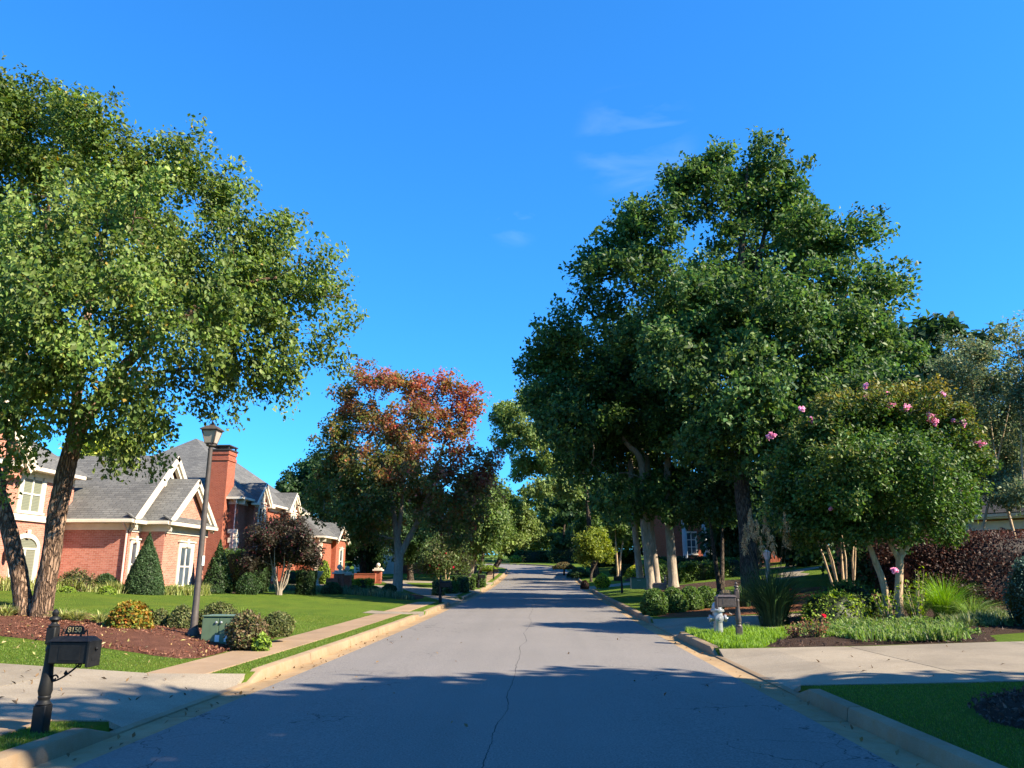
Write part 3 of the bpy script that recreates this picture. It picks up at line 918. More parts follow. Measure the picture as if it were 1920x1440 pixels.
def downspout(parent, x, y, z0, z1, out):
    o = Vector(out); mb = MB()
    mb.tube([Vector((x, y, z1)) + o * .42, Vector((x, y, z1 - .08)) + o * .40, Vector((x, y, z1 - .35)) + o * .06, Vector((x, y, z0)) + o * .06], [.045] * 4, 8)
    mb.build('downspout', 'downspout', parent, smooth=True)
PX, NY = Vector((1, 0, 0)), Vector((0, -1, 0))
TY, TX = Vector((0, 1, 0)), Vector((1, 0, 0))

# ---- the near brick house on the left
def house_near():
    h = thing('brick_house', (-17.3, 33, .75), 'near rose brick house with grey gables behind the birch', 'house')
    z0 = .45
    b = MB()                                                         # gabled one-storey wing
    b.prism([(-25, 33, z0), (-25, 39, z0), (-25, 39, 3.95), (-25, 36, 6.78), (-25, 33, 3.95)][::-1], (7.7, 0, 0))
    b.build('wing_wall', 'brick', h)
    b = MB(); b.prism([(-17.3, 33.95, z0), (-17.3, 38.25, z0), (-17.3, 38.25, 3.9), (-17.3, 36.1, 5.68), (-17.3, 33.95, 3.9)][::-1], (1.1, 0, 0))
    b.build('bay_wall', 'brick', h)
    b = MB(); b.box(-32, -20.3, 20.5, 33.5, z0, 5.7); b.build('main_wall', 'brick', h)
    r = MB(); gable_roof_x(r, -25, -16.95, 36, 3.42, 3.82, 7.08); r.build('wing_roof', 'shingle', h)
    r = MB(); gable_roof_x(r, -17.31, -15.88, 36.1, 2.5, 3.83, 5.96); r.build('bay_roof', 'shingle', h)
    r = MB(); hip_roof(r, -32.5, -19.8, 20.0, 34.0, 5.75, -26.2, 25.5, 28.5, 10.6); r.build('main_roof', 'shingle', h)
    # front gable of the two-storey block
    b = MB(); b.prism([(-20.3, 25.0, 5.2), (-20.3, 29.4, 5.2), (-20.3, 29.4, 6.0), (-20.3, 27.2, 8.1), (-20.3, 25.0, 6.0)][::-1], (.35, 0, 0)); b.build('gable_wall', 'brick', h)
    r = MB(); gable_roof_x(r, -24, -19.6, 27.2, 2.55, 5.75, 8.35); r.build('gable_roof', 'shingle', h)
    rakes(h, -19.62, 27.2, 2.55, 5.70, 8.30)
    rakes(h, -16.97, 36, 3.42, 3.78, 7.04, .24)
    rakes(h, -15.90, 36.1, 2.5, 3.79, 5.92, .22)
    # eaves
    eave_x(h, -20.3, -16.95, 33, 3.82, .40)
    eave_x(h, -17.3, -15.9, 33.95, 3.80, .28, gutter=True)
    for y0, y1, x, ze in ((32.6, 33.9, -17.3, 3.78), (33.6, 38.55, -16.2, 3.76)):
        f = MB(); f.box(x, x + .05, y0 + .35, y1 - .25 if y1 > 35 else y1, ze - .45, ze - .10); f.build('frieze', 'trim', h)
        s_ = MB(); s_.box(x, x + .36, y0, y1, ze - .11, ze - .06); s_.build('soffit', 'trim', h)
        g = MB(); g.box(x + .36, x + .44, y0, y1, ze - .12, ze + .05); g.build('fascia', 'trim', h, bevel=.015)
        p = MB(); slab(p, (x + .45, y0, ze + .05), (x + .45, y1, ze + .05), (x + .02, y1, ze + .34), (x + .02, y0, ze + .34), .05); p.build('pent_roof', 'shingle', h)
    eave_y(h, 20.2, 33.4, -20.3, 5.72, .45)
    b = MB(); b.box(-20.3, -20.20, 20.5, 33.0, 3.62, 3.88); b.build('band_course', 'trim', h, bevel=.02)
    # windows
    window(h, (-20.3, 30.65, 3.90), TY, PX, 1.62, 1.72, 2, 2, 'blind', sur=.20)
    window(h, (-20.3, 30.75, .98), TY, PX, 1.75, 1.75, 2, 1, 'blind', arch=.42, sur=.18)
    window(h, (-20.3, 27.2, 3.90), TY, PX, 1.62, 1.72, 2, 2, 'blind', sur=.20)
    window(h, (-16.2, 36.1, .92), TY, PX, 1.55, 2.05, 2, 2, 'glass', sur=.22)
    window(h, (-17.3, 33.50, .95), TY, PX, .74, 2.05, 1, 2, 'glass', sur=.13)
    medallion(h, (-17.3, 36.0, 5.70), PX, .55)
    downspout(h, -17.38, 33.0, .6, 3.72, (0, -1, 0))
    ln = MB(); ln.lathe((-20.12, 29.55, 2.05), [(.05, 0), (.10, .08), (.12, .36), (.06, .50), (.02, .56)], 8); ln.bar((-20.3, 29.55, 2.5), (-20.12, 29.55, 2.58), .03, .03)
    ln.build('wall_lantern', 'dark', h)
    return h
house_near()
pot = MB(); pot.lathe((-19.4, 29.0, .72), [(.16, 0), (.26, .12), (.30, .35), (.27, .48), (.31, .50), (.31, .55), (.26, .55), (.24, .40)], 18)
tag(pot.build('plant_pot', 'terracotta', loc=(-19.4, 29.0, .72), smooth=True), 'dark glazed plant pot by the arched window of the near brick house', 'plant pot')

# ---- the second brick house with the tall chimney
def house_far():
    h = thing('brick_house', (-19.8, 51, 1.0), 'red brick house with tall chimney beyond the near house', 'house')
    z0 = .5; zb = 1.0
    b = MB(); b.box(-32, -19.8, 51, 65.5, z0, 6.45); b.build('main_wall', 'brick_red', h)
    r = MB(); hip_roof(r, -32.5, -19.3, 50.5, 66.0, 6.5, -26.0, 57.2, 59.5, 11.6); r.build('main_roof', 'shingle', h)
    ch = MB(); ch.box(-21.75, -20.45, 50.25, 51.55, z0, 9.55); ch.box(-21.80, -20.40, 50.2, 51.6, 8.9, 9.1); ch.box(-21.80, -20.40, 50.2, 51.6, 9.30, 9.56)
    ch = ch.build('chimney', 'brick_red', h)
    cp = MB(); cp.box(-21.85, -20.35, 50.15, 51.65, 9.565, 9.66)
    for (x, y) in ((-21.7, 50.3), (-20.5, 50.3), (-21.7, 51.5), (-20.5, 51.5)): cp.box(x - .05, x + .05, y - .05, y + .05, 9.66, 9.86)
    cp.prism([(-21.82, 50.18, 9.86), (-20.38, 50.18, 9.86), (-20.38, 51.62, 9.86), (-21.82, 51.62, 9.86)], (0, 0, .08))
    cp.build('chimney_cap', 'dark', ch)
    st = MB(); st.prism([(-21.75, 50.24, 4.6), (-22.1, 50.24, 4.6), (-21.75, 50.24, 5.2)], (0, .9, 0)); st.build('chimney_shoulder', 'stone', ch)
    eave_x(h, -32, -19.35, 51, 6.48, .42)
    eave_y(h, 50.55, 65.9, -19.8, 6.48, .42)
    for yc in (54.0, 61.0):
        b = MB(); b.prism([(-19.8, yc - 1.4, z0), (-19.8, yc + 1.4, z0), (-19.8, yc + 1.4, 6.35), (-19.8, yc, 7.55), (-19.8, yc - 1.4, 6.35)][::-1], (.5, 0, 0)); b.build('gable_wall', 'brick_red', h)
        r = MB(); gable_roof_x(r, -22, -19.08, yc, 1.62, 6.25, 7.82); r.build('gable_roof', 'shingle', h)
        rakes(h, -19.10, yc, 1.62, 6.22, 7.79, .17)
        for s_ in (-1, 1):
            e = MB(); e.box(-19.4, -18.95, yc + s_ * 1.45 - .32, yc + s_ * 1.45 + .32, 6.12, 6.26); e.build('cornice_return', 'trim', h)
        medallion(h, (-19.3, yc, 6.80), PX, .45)
        window(h, (-19.3, yc, 4.62), TY, PX, 1.45, 1.55, 2, 2, 'glass', sur=.16)
    b = MB(); b.box(-19.3, -19.2, 52.62, 55.38, 4.2, 4.42); b.box(-19.82, -19.72, 55.8, 59.2, 4.2, 4.42); b.build('band_course', 'trim', h)
    b = MB(); b.box(-20.35, -19.7, 50.92, 51.0, 4.15, 4.42); b.build('band_block', 'trim', h)
    k = 0; z = zb
    while z < 4.1:                                                   # quoins: each block a part
        w = .52 if k % 2 else .38; k += 1
        q = MB(); q.box(-19.8 - w, -19.76, 50.955, 51.0 + w, z, z + .33); q.build('quoin', 'stone', h, bevel=.012); z += .36
    downspout(h, -19.95, 51.0, .9, 6.4, (0, -1, 0))
    window(h, (-19.3, 54.0, 1.2), TY, PX, 1.5, 2.1, 2, 2, 'glass', sur=.16)
    # entrance arch between the gables
    e = MB()
    for s_ in (-1, 1): e.box(-19.8, -19.55, 57.5 + s_ * 1.0 - .16, 57.5 + s_ * 1.0 + .16, zb, 3.4)
    e.box(-19.8, -19.5, 56.25, 58.75, 3.4, 3.8)
    e.build('entrance_surround', 'trim', h)
    d = MB(); d.box(-19.8, -19.74, 56.7, 58.3, zb, 3.35); d = d.build('front_door', 'dark', h)
    hb = MB(); hb.lathe((-19.70, 58.05, 2.0), [(.03, -.03), (.04, 0), (.03, .03)], 8); hb.build('handle', 'gold', d)
    # one-storey end wing
    b = MB(); b.box(-28, -17.5, 62.8, 70.2, z0, 4.45); b.build('end_wing_wall', 'brick_red', h)
    r = MB(); hip_roof(r, -28.5, -17.0, 62.3, 70.7, 4.5, -22.3, 65.5, 67.5, 8.2); r.build('end_wing_roof', 'shingle', h)
    eave_x(h, -19.0, -17.05, 62.8, 4.48, .42); eave_y(h, 62.35, 70.6, -17.5, 4.48, .42)
    k = 0; z = zb
    while z < 4.0:
        w = .50 if k % 2 else .36; k += 1
        q = MB(); q.box(-17.5 - w, -17.45, 62.755, 62.8 + w, z, z + .34); q.build('quoin', 'stone', h, bevel=.012); z += .37
    b = MB(); b.prism([(-17.5, 66.2, z0), (-17.5, 69.4, z0), (-17.5, 69.4, 4.4), (-17.5, 67.8, 5.6), (-17.5, 66.2, 4.4)][::-1], (.4, 0, 0)); b.build('end_gable_wall', 'brick_red', h)
    r = MB(); gable_roof_x(r, -21, -16.85, 67.8, 2.0, 4.3, 5.9); r.build('end_gable_roof', 'shingle', h)
    rakes(h, -16.88, 67.8, 2.0, 4.26, 5.86, .18)
    window(h, (-17.1, 67.8, 1.55), TY, PX, 1.2, 2.1, 1, 2, 'glass', sur=.15)
    for (x, y, w) in ((-24.2, 51, 1.2),): window(h, (x, y, 4.7), TX, NY, w, 1.5, 2, 2, 'glass', sur=.15)
    st = MB()
    for i in range(3): st.box(-19.4 + i * .35, -19.0 + i * .35, 56.2, 58.8, .7, 1.0 - i * .14)
    st.build('brick_step', 'brick_red', h)
    return h
house_far()

# ---- third, pale house glimpsed through the maple
def house_pale():
    o = aty(706, 1078, 84)
    h = thing('pale_house', o, 'pale grey stucco house glimpsed behind the red maple trunk', 'house')
    x, y, z = o
    b = MB(); b.prism([(x - 2.4, y, z - .6), (x + 2.4, y, z - .6), (x + 2.4, y, z + 3.6), (x, y, z + 5.0), (x - 2.4, y, z + 3.6)], (0, 8, 0)); b.build('wall', 'stucco', h)
    b = MB(); b.box(x + 2.4, x + 10, y + 1.5, y + 9, z - .6, z + 3.4); b.build('side_wall', 'brick_red', h)
    r = MB()
    slab(r, (x - 2.9, y - .4, z + 3.4), (x - 2.9, y + 8, z + 3.4), (x, y + 8, z + 5.3), (x, y - .4, z + 5.3)); slab(r, (x + 2.9, y - .4, z + 3.4), (x + 2.9, y + 8, z + 3.4), (x, y + 8, z + 5.3), (x, y - .4, z + 5.3))
    slab(r, (x + 2.4, y + 1, z + 3.3), (x + 10.5, y + 1, z + 3.3), (x + 10.5, y + 5, z + 6), (x + 2.4, y + 5, z + 6)); r.build('roof', 'shingle', h)
    t_ = MB(); t_.box(x - 2.45, x - 2.15, y - .06, y, z - .6, z + 3.5); t_.box(x + 2.15, x + 2.45, y - .06, y, z - .6, z + 3.5); t_.build('corner_board', 'trim', h)
    rl = MB()
    for k in range(9): rl.box(x - 2.0 + k * .22, x - 1.96 + k * .22, y - 1.22, y - 1.18, z + .2, z + 1.0)
    rl.box(x - 2.05, x - .15, y - 1.24, y - 1.16, z + 1.0, z + 1.07); rl.box(x - 2.05, x - .15, y - 1.24, y - 1.16, z + .12, z + .2)
    rl.build('porch_railing', 'trim', h)
    window(h, (x + .3, y, z + .9), TX, NY, 1.2, 1.9, 2, 2, 'glass', sur=.12, hood=False)
    return h
house_pale()

# ---- columned house in the shade on the right
def house_columns():
    o = aty(1318, 1052, 76)
    h = thing('columned_house', o, 'shaded house with white columns behind the right oaks', 'house')
    x, y, z = o
    b = MB(); b.box(x - 3, x + 12, y + 2.2, y + 12, z - 1, z + 6.6); b.build('wall', 'brick_red', h)
    r = MB(); hip_roof(r, x - 3.6, x + 12.6, y - .4, y + 12.6, z + 6.6, x + 4.5, y + 5, y + 7, z + 10.5); r.build('roof', 'shingle', h)
    for k in range(4):
        c = MB(); cx = x - 1.6 + k * 1.9
        c.box(cx - .3, cx + .3, y - .1, y + .5, z - .3, z); c.lathe((cx, y + .2, z), [(.27, 0), (.27, .1), (.22, .16), (.23, 2), (.19, 5.6), (.25, 5.7), (.27, 5.85)], 14); c.box(cx - .3, cx + .3, y - .1, y + .5, z + 5.85, z + 6.0)
        c.build('column', 'siding_blue', h, smooth=True)
    p = MB(); p.box(x - 2.4, x + 5.2, y - .3, y + 2.2, z + 6.0, z + 6.59); p.box(x - 2.4, x + 5.2, y - .3, y + 2.2, z - .7, z - .301); p.build('porch', 'siding_blue', h)
    for k in range(3): window(h, (x - .6 + k * 1.9, y + 2.2, z + .6), TX, NY, 1.15, 2.3, 2, 3, 'glass', sur=.13, hood=False)
    for k in range(3): window(h, (x - .6 + k * 1.9, y + 2.2, z + 3.9), TX, NY, 1.15, 1.7, 2, 2, 'glass', sur=.13, hood=False)
    return h
house_columns()

# ---- brick house at the right edge, roof coloured dark for shade
def house_right():
    h = thing('brick_house', (19.2, 30.4, .7), 'shaded brick house with roof coloured dark for shade behind the purple hedge', 'house')
    A, B, C = (16.6, 33.6), (19.3, 30.6), (30, 30.6)
    fp = [A, B, C, (30, 44), (16.6, 44)]
    b = MB(); b.prism([(p[0], p[1], .3) for p in fp], (0, 0, 3.35)); b.build('wall', 'brick_red', h)
    ev = MB(); ce = Vector((22.5, 37.5, 0))
    def outp(p, k, z): 
        v = Vector((p[0], p[1], 0)); d = (v - ce); d.normalize(); return (v.x + d.x * k, v.y + d.y * k, z)
    ev.prism([outp(p, .08, 3.25) for p in fp], (0, 0, .35)); ev.build('frieze', 'trim', h)
    so = MB(); so.prism([outp(p, .62, 3.66) for p in fp], (0, 0, .06)); so.build('soffit', 'trim', h)
    gt = MB(); gt.prism([outp(p, .72, 3.725) for p in fp], (0, 0, .14)); gt.build('rain_gutter', 'trim', h)
    r = MB(); apex = (22.5, 37.5, 8.0)
    for i in range(len(fp)):
        a, b_ = outp(fp[i], .74, 3.87), outp(fp[(i + 1) % len(fp)], .74, 3.87); slab(r, a, b_, apex, apex)
    r.build('roof', 'shingle_shade', h)
    b = MB(); b.box(24, 34, 33.5, 46, 3.3, 6.2); b.build('upper_wall', 'brick_red', h)
    r = MB(); hip_roof(r, 23.4, 34.6, 32.9, 46.6, 6.2, 29, 38, 41, 9.6); r.build('upper_roof', 'shingle_shade', h)
    return h
house_right()
# ================================================================== VEGETATION
def pdepth(P):
    d = Vector(P) - Vector(CAM); s, c = math.sin(YAW), math.cos(YAW)
    g = -d.x * s + d.y * c
    return g * math.cos(PITCH) + d.z * math.sin(PITCH)
def lobe(px, py, r, y, flat=1.0):
    c = aty(px, py, y); k = r / F_PX * pdepth(c)
    return (np.array(c), np.array([k, k * flat, k]))
def ball(rs, n):
    return unit(rs.randn(n, 3)) * rs.rand(n, 1) ** .45
def unit(a): return a / (np.linalg.norm(a, axis=-1, keepdims=True) + 1e-9)

def leaf_cloud(P, out, size, rs, colf, up=.6, droop=.3, asp=.62, fold=.12, axis_out=.6, nout=.5):
    """triangulated folded leaves at points P (n,3) with outward directions"""
    n = len(P)
    L = size * rs.uniform(.5, 1.35, n)[:, None]
    ax = unit(rs.randn(n, 3) * .8 + out * axis_out + np.array([0, 0, -droop]))
    nr = unit(rs.randn(n, 3) * .55 + out * nout + np.array([0, 0, up]))
    sd = unit(np.cross(ax, nr)); nn = np.cross(sd, ax)
    Wd = L * asp * rs.uniform(.8, 1.2, n)[:, None]
    V = np.empty((n, 4, 3))
    V[:, 0] = P - ax * L * .5
    V[:, 1] = P - ax * L * .05 + sd * Wd * .5 + nn * L * fold
    V[:, 2] = P + ax * L * .5
    V[:, 3] = P - ax * L * .05 - sd * Wd * .5 + nn * L * fold
    i = np.arange(n)[:, None] * 4
    T = np.concatenate([i + np.array([0, 2, 1]), i + np.array([0, 3, 2])], 1).reshape(-1, 3)
    C = colf(P, rs); C = np.repeat(C[:, None, :], 4, 1)
    return V.reshape(-1, 3), T, C.reshape(-1, 3)
def pal(*cols, jit=.18, dead=0.0):
    cols = np.array(cols)
    def f(P, rs):
        n = len(P); k = rs.randint(0, len(cols), n); k2 = rs.randint(0, len(cols), n); t = rs.rand(n)[:, None]
        c = cols[k] * t + cols[k2] * (1 - t)
        c = c * (1 + jit * rs.randn(n)[:, None]).clip(.4, 1.8)
        if dead:
            m = rs.rand(n) < dead; c[m] = np.array([.22, .15, .03])
        return (c * 1.38).clip(.004, 1)
    return f

def grow(trunks, tips, rs, rtip, minz, seg=.5, path_w=.22, arch=.12):
    pos = []; par = []; fixed = []; plen = []
    for pts, rad in trunks:
        pts = [np.array(p, float) for p in pts]; prev = -1
        for i in range(len(pts) - 1):
            L = np.linalg.norm(pts[i + 1] - pts[i]); m = max(1, int(L / .45))
            for k in range(m + (1 if i == len(pts) - 2 else 0)):
                t = k / m
                pos.append(pts[i] * (1 - t) + pts[i + 1] * t); par.append(prev); fixed.append(rad[i] * (1 - t) + rad[i + 1] * t)
                plen.append(0 if prev < 0 else plen[prev] + np.linalg.norm(pos[-1] - pos[prev])); prev = len(pos) - 1
    nt = len(pos)
    N = nt + len(tips) * 40
    A = np.zeros((N, 3)); A[:nt] = pos; PL = np.zeros(N); PL[:nt] = plen; cnt = nt
    ok = np.zeros(N, bool); ok[:nt] = A[:nt, 2] > minz
    if not ok.any(): ok[nt - 1] = True
    cen = A[:nt][ok[:nt]].mean(0)
    tip_idx = []
    for c in sorted(tips, key=lambda c: np.min(np.linalg.norm(A[:nt] - c, axis=1))):
        d = np.linalg.norm(A[:cnt] - c, axis=1)
        cost = d + path_w * PL[:cnt] + .5 * np.clip(A[:cnt, 2] - c[2], 0, None); cost[~ok[:cnt]] = 1e9
        j = int(np.argmin(cost)); D = d[j]; m = max(1, min(38, int(D / seg)))
        p0 = A[j]; pv = j
        bend = rs.randn(3) * .07 * D; bend[2] += arch * D
        for k in range(1, m + 1):
            t = k / m; q = p0 * (1 - t) + c * t + bend * (4 * t * (1 - t)) * .6 + (rs.randn(3) * .035 if k < m else 0)
            A[cnt] = q; par.append(pv); ok[cnt] = True; PL[cnt] = PL[pv] + D / m; fixed.append(None); pv = cnt; cnt += 1
        tip_idx.append(pv)
    r = np.zeros(cnt); e = 2.25
    for i in range(cnt - 1, -1, -1):
        if r[i] == 0: r[i] = rtip ** e
        if par[i] >= 0: r[par[i]] += r[i]
    r = r ** (1 / e)
    for i in range(nt): r[i] = fixed[i]
    V = []; T = []; o = 0
    for i in range(nt, cnt):
        j = par[i]; r0 = min(r[j], r[i] * 1.18); r1 = r[i]; a, b = A[j], A[i]
        if r1 < rtip * 1.02: r1 *= .6
        n = 7 if r0 > .07 else 5 if r0 > .03 else 3
        d = b - a; L = np.linalg.norm(d)
        if L < 1e-5: continue
        d /= L; u = np.cross(d, [0.3, .9, .2]); u /= np.linalg.norm(u) + 1e-9; w = np.cross(d, u)
        an = np.arange(n) * 2 * np.pi / n; ring = np.outer(np.cos(an), u) + np.outer(np.sin(an), w)
        V.append(a - d * r0 * .3 + ring * r0); V.append(b + d * r1 * .3 + ring * r1)
        for k in range(n):
            k2 = (k + 1) % n; T.append((o + k, o + k2, o + n + k2)); T.append((o + k, o + n + k2, o + n + k))
        o += 2 * n
    return (np.concatenate(V), np.array(T)) if V else (np.zeros((0, 3)), np.zeros((0, 3), int))

def smooth_path(pts, step=.25):
    P = [np.array(p, float) for p in pts]; out = []
    for i in range(len(P) - 1):
        a, b, c, d = P[max(i - 1, 0)], P[i], P[i + 1], P[min(i + 2, len(P) - 1)]
        m = max(2, int(np.linalg.norm(c - b) / step))
        for t in np.arange(m) / m:
            out.append((.5 * ((2 * b) + (c - a) * t + (2 * a - 5 * b + 4 * c - d) * t * t + (-a + 3 * b - 3 * c + d) * t ** 3), i + t))
    out.append((P[-1], len(P) - 1.0))
    return np.array([o[0] for o in out]), np.array([o[1] for o in out])

def tree(name, label, base, trunks, lobes, ntips, nsub, nleaf, size, colf, seed, bark='bark', spread=.55, leafspread=.22, rtip=.012, hang=0.0, droop=.3,
         up=.6, group=None, mat='leaf', minz=2.0, sides=10, rough=.06, shell=.5, cat='tree', seg=.5, asp=.62, step=.25, arch=.12, path_w=.22, axis_out=.6):
    rs = np.random.RandomState(seed)
    base = np.array(base, float)
    root = thing(name, tuple(base), label, cat, group)
    w = np.array([l[1][0] * l[1][2] for l in lobes]); w = w / w.sum()
    li = rs.choice(len(lobes), ntips, p=w)
    C = np.array([l[0] for l in lobes]); Rr = np.array([l[1] for l in lobes])
    d = unit(rs.randn(ntips, 3)); rad = (shell + (1 - shell) * rs.rand(ntips) ** .7)[:, None] * .90
    tips = C[li] + d * Rr[li] * rad
    cc = (C * w[:, None]).sum(0)
    tips[:, 2] = np.maximum(tips[:, 2], base[2] + .8)
    # trunk and branches: one mesh
    V, T = grow(trunks, tips, rs, rtip, base[2] + minz, seg, path_w, arch)
    VV = [V]; TT = [T]; o = len(V)
    for k, (pts, rad_) in enumerate(trunks):
        sp, par = smooth_path(pts, step); rr = np.interp(par, np.arange(len(rad_)), rad_)
        tv, tf = tube_np(sp, rr, sides, rough, seed + k)
        VV.append(tv); tr = []
        for f in tf:
            for q in range(1, len(f) - 1): tr.append((f[0] + o, f[q] + o, f[q + 1] + o))
        TT.append(np.array(tr)); o += len(tv)
    V = np.concatenate(VV) - base; T = np.concatenate(TT)
    me = mesh_tris('trunk', V, T)
    for p in me.polygons: p.use_smooth = True
    link('trunk', me, bark, root)
    # leaves
    sub = np.repeat(tips, nsub, 0); sout = np.repeat(unit(tips - cc + np.array([0, 0, .3])), nsub, 0)
    sub = sub + ball(rs, len(sub)) * spread * 1.55 * np.array([1, 1, .72])
    if hang: sub[:, 2] -= rs.rand(len(sub)) ** 1.5 * hang
    P = np.repeat(sub, nleaf, 0) + ball(rs, len(sub) * nleaf) * leafspread * 1.6
    O = np.repeat(sout, nleaf, 0)
    tint = np.repeat(np.repeat(rs.uniform(.72, 1.28, ntips), nsub), nleaf)[:, None]
    LV, LT, LC = leaf_cloud(P, O, size, rs, colf, up, droop, asp, axis_out=axis_out)
    LC = LC * np.repeat(tint, 4, 0)
    link('crown', mesh_tris('crown', LV - base, LT, LC), mat, root)
    return root

def px_path(pts, y0, dy=None):
    return [tuple(aty(p[0], p[1], y0 + (p[2] if len(p) > 2 else 0))) for p in pts]

# ---- river birch in the left foreground
BY = 17.3
G_BIRCH = pal((.095, .138, .028), (.068, .112, .022), (.138, .168, .046), (.046, .084, .019), jit=.26, dead=.008)
bl = [(20, 190, 70, 0), (-40, 200, 90, 0), (60, 235, 105, 0), (190, 275, 100, -1), (120, 200, 60, .5), (310, 300, 85, 0), (400, 330, 70, .5), (445, 310, 42, 0), (250, 420, 120, -2), (90, 420, 140, -2.5), (420, 470, 100, 0), (500, 440, 60, .5),
      (540, 520, 70, 0), (610, 500, 46, .3), (625, 555, 38, 0), (612, 625, 34, 0), (480, 620, 75, -.5), (520, 675, 38, -.5), (350, 590, 115, -2), (200, 600, 130, -3), (60, 600, 130, -3),
      (390, 690, 60, 1), (300, 735, 66, 0), (200, 745, 76, -1), (90, 730, 76, -2), (335, 790, 34, 1.8), (250, 805, 40, .5), (30, 760, 60, -1), (-110, 330, 170, 0), (-130, 600, 170, 0),
      (-30, 500, 120, 3), (150, 450, 120, 3.5), (300, 480, 100, 3.5), (200, 330, 90, 3), (400, 560, 80, 3), (70, 815, 40, -.3), (20, 840, 34, -.6), (140, 790, 45, -1)]
bz = gz(-11.0, BY)
tree('birch_tree', 'large two-trunked river birch on the left with peeling bark', aty(64, 1165, BY)[:2] + (bz,) if False else (aty(64, 1165, BY).x, BY, bz - .1),
     [(px_path([(75, 1185), (78, 1150), (88, 1090), (100, 1010), (116, 920), (132, 850), (160, 785), (205, 720), (260, 660, -.5), (340, 595, -.8), (430, 540, -.6), (520, 520, -.3)], BY), [.30, .225, .205, .195, .20, .19, .16, .14, .11, .085, .055, .03]),
      (px_path([(55, 1185), (46, 1140), (34, 1070), (16, 990), (-6, 910), (-20, 840), (-40, 740), (-60, 600), (-60, 440), (-40, 320)], BY), [.26, .19, .175, .165, .15, .13, .12, .10, .07, .04]),
      (px_path([(4, 920), (14, 870), (24, 800), (40, 700, .4), (70, 560, .8), (90, 400, 1), (100, 260, 1)], BY), [.07, .07, .065, .06, .05, .04, .02]),
      (px_path([(132, 850), (140, 780), (150, 690), (170, 560, .5), (200, 420, .5), (230, 300, .3)], BY), [.13, .12, .10, .085, .06, .03])],
     [lobe(a, b, r, BY + d) for a, b, r, d in bl], 520, 7, 46, .118, G_BIRCH, 11, 'bark_birch', .35, .20, .009, .8, .75, .45, sides=22, rough=.10, shell=.45, step=.07, minz=2.6)

# ---- big oak on the right
OY = 36.0
G_OAK = pal((.036, .078, .022), (.054, .100, .025), (.025, .058, .018), (.085, .125, .035), jit=.24)
ol = [(1380, 315, 55, 0), (1440, 320, 52, .5), (1330, 300, 35, 0), (1300, 370, 55, 0), (1262, 350, 32, 0), (1400, 420, 80, 1), (1470, 360, 45, 0), (1500, 440, 70, 0), (1600, 460, 66, 0), (1640, 540, 58, 0), (1560, 580, 95, -2), (1430, 590, 105, -3),
      (1655, 630, 58, 0), (1690, 670, 36, 1), (1480, 730, 100, -3), (1380, 750, 95, -4), (1590, 720, 85, -1), (1300, 540, 80, -2), (1290, 680, 95, -3), (1340, 850, 55, -2), (1410, 850, 50, -3), (1240, 440, 60, 0), (1200, 400, 42, 0),
      (1150, 440, 44, 1), (1125, 500, 40, .5), (1190, 500, 60, 0), (1120, 575, 46, 1), (1190, 600, 66, 0), (1170, 420, 35, 1), (1450, 500, 110, 5), (1350, 600, 120, 6), (1550, 650, 110, 5), (1500, 840, 70, 1)]
ob = atz(1410, 1122, .58); oz = gz(ob.x, ob.y)
tree('oak_tree', 'tall dark green oak with thick grey trunk on the right', (ob.x, OY, gz(ob.x, OY) - .1),
     [(px_path([(1416, 1140), (1413, 1120), (1406, 1080), (1400, 1000), (1392, 920), (1388, 820), (1388, 700), (1386, 590), (1390, 480), (1398, 380), (1400, 310)], OY), [.68, .52, .42, .36, .34, .31, .27, .22, .16, .10, .04]),
      (px_path([(1390, 720), (1330, 640, -1), (1280, 560, -1.5), (1240, 470, -1)], OY), [.2, .15, .11, .05]),
      (px_path([(1388, 760), (1450, 690, -1.5), (1530, 610, -2), (1600, 540, -1)], OY), [.22, .16, .11, .05]),
      (px_path([(1387, 680), (1300, 590, -.5), (1220, 520, 0), (1160, 460, .5)], OY), [.18, .13, .09, .04]),
      (px_path([(1388, 600), (1420, 500, .5), (1440, 400, .5), (1450, 330, .5)], OY), [.16, .12, .08, .04])],
     [lobe(a, b, r * 1.07, OY + d) for a, b, r, d in ol], 560, 8, 28, .245, G_OAK, 21, 'bark', .62, .30, .014, 0, .2, .55, sides=18, rough=.05, shell=.45, minz=5, step=.2, asp=.6)

# ---- four pale-trunked oaks beside it
tb = [(1200, 1086, 46.5, .19, [(1180, 700, 60), (1215, 640, 60), (1160, 650, 50), (1245, 620, 60), (1185, 930, 40), (1160, 780, 50)], 'slender pale trunked oak, backmost of the four together'),
      (1219, 1093, 44.2, .235, [(1060, 620, 40), (1025, 665, 40), (1085, 690, 66), (1035, 745, 46), (1120, 760, 70), (1060, 800, 50), (1010, 700, 30), (1110, 890, 44), (1150, 930, 40)], 'pale trunked oak leaning left in front of the four together'),
      (1231, 1088, 46.0, .19, [(1180, 720, 80), (1130, 840, 64), (1200, 830, 70), (1090, 860, 44), (1240, 720, 70), (1220, 930, 44), (1200, 960, 26)], 'pale trunked oak second from right of the four together'),
      (1262, 1092, 45.0, .26, [(1270, 770, 85), (1300, 860, 60), (1250, 870, 55), (1350, 800, 80), (1350, 890, 40), (1320, 650, 70), (1285, 930, 46), (1330, 950, 40)], 'thickest straight pale trunked oak, rightmost of the four together')]
tops = [(1185, 640), (1120, 640), (1190, 720), (1270, 650)]
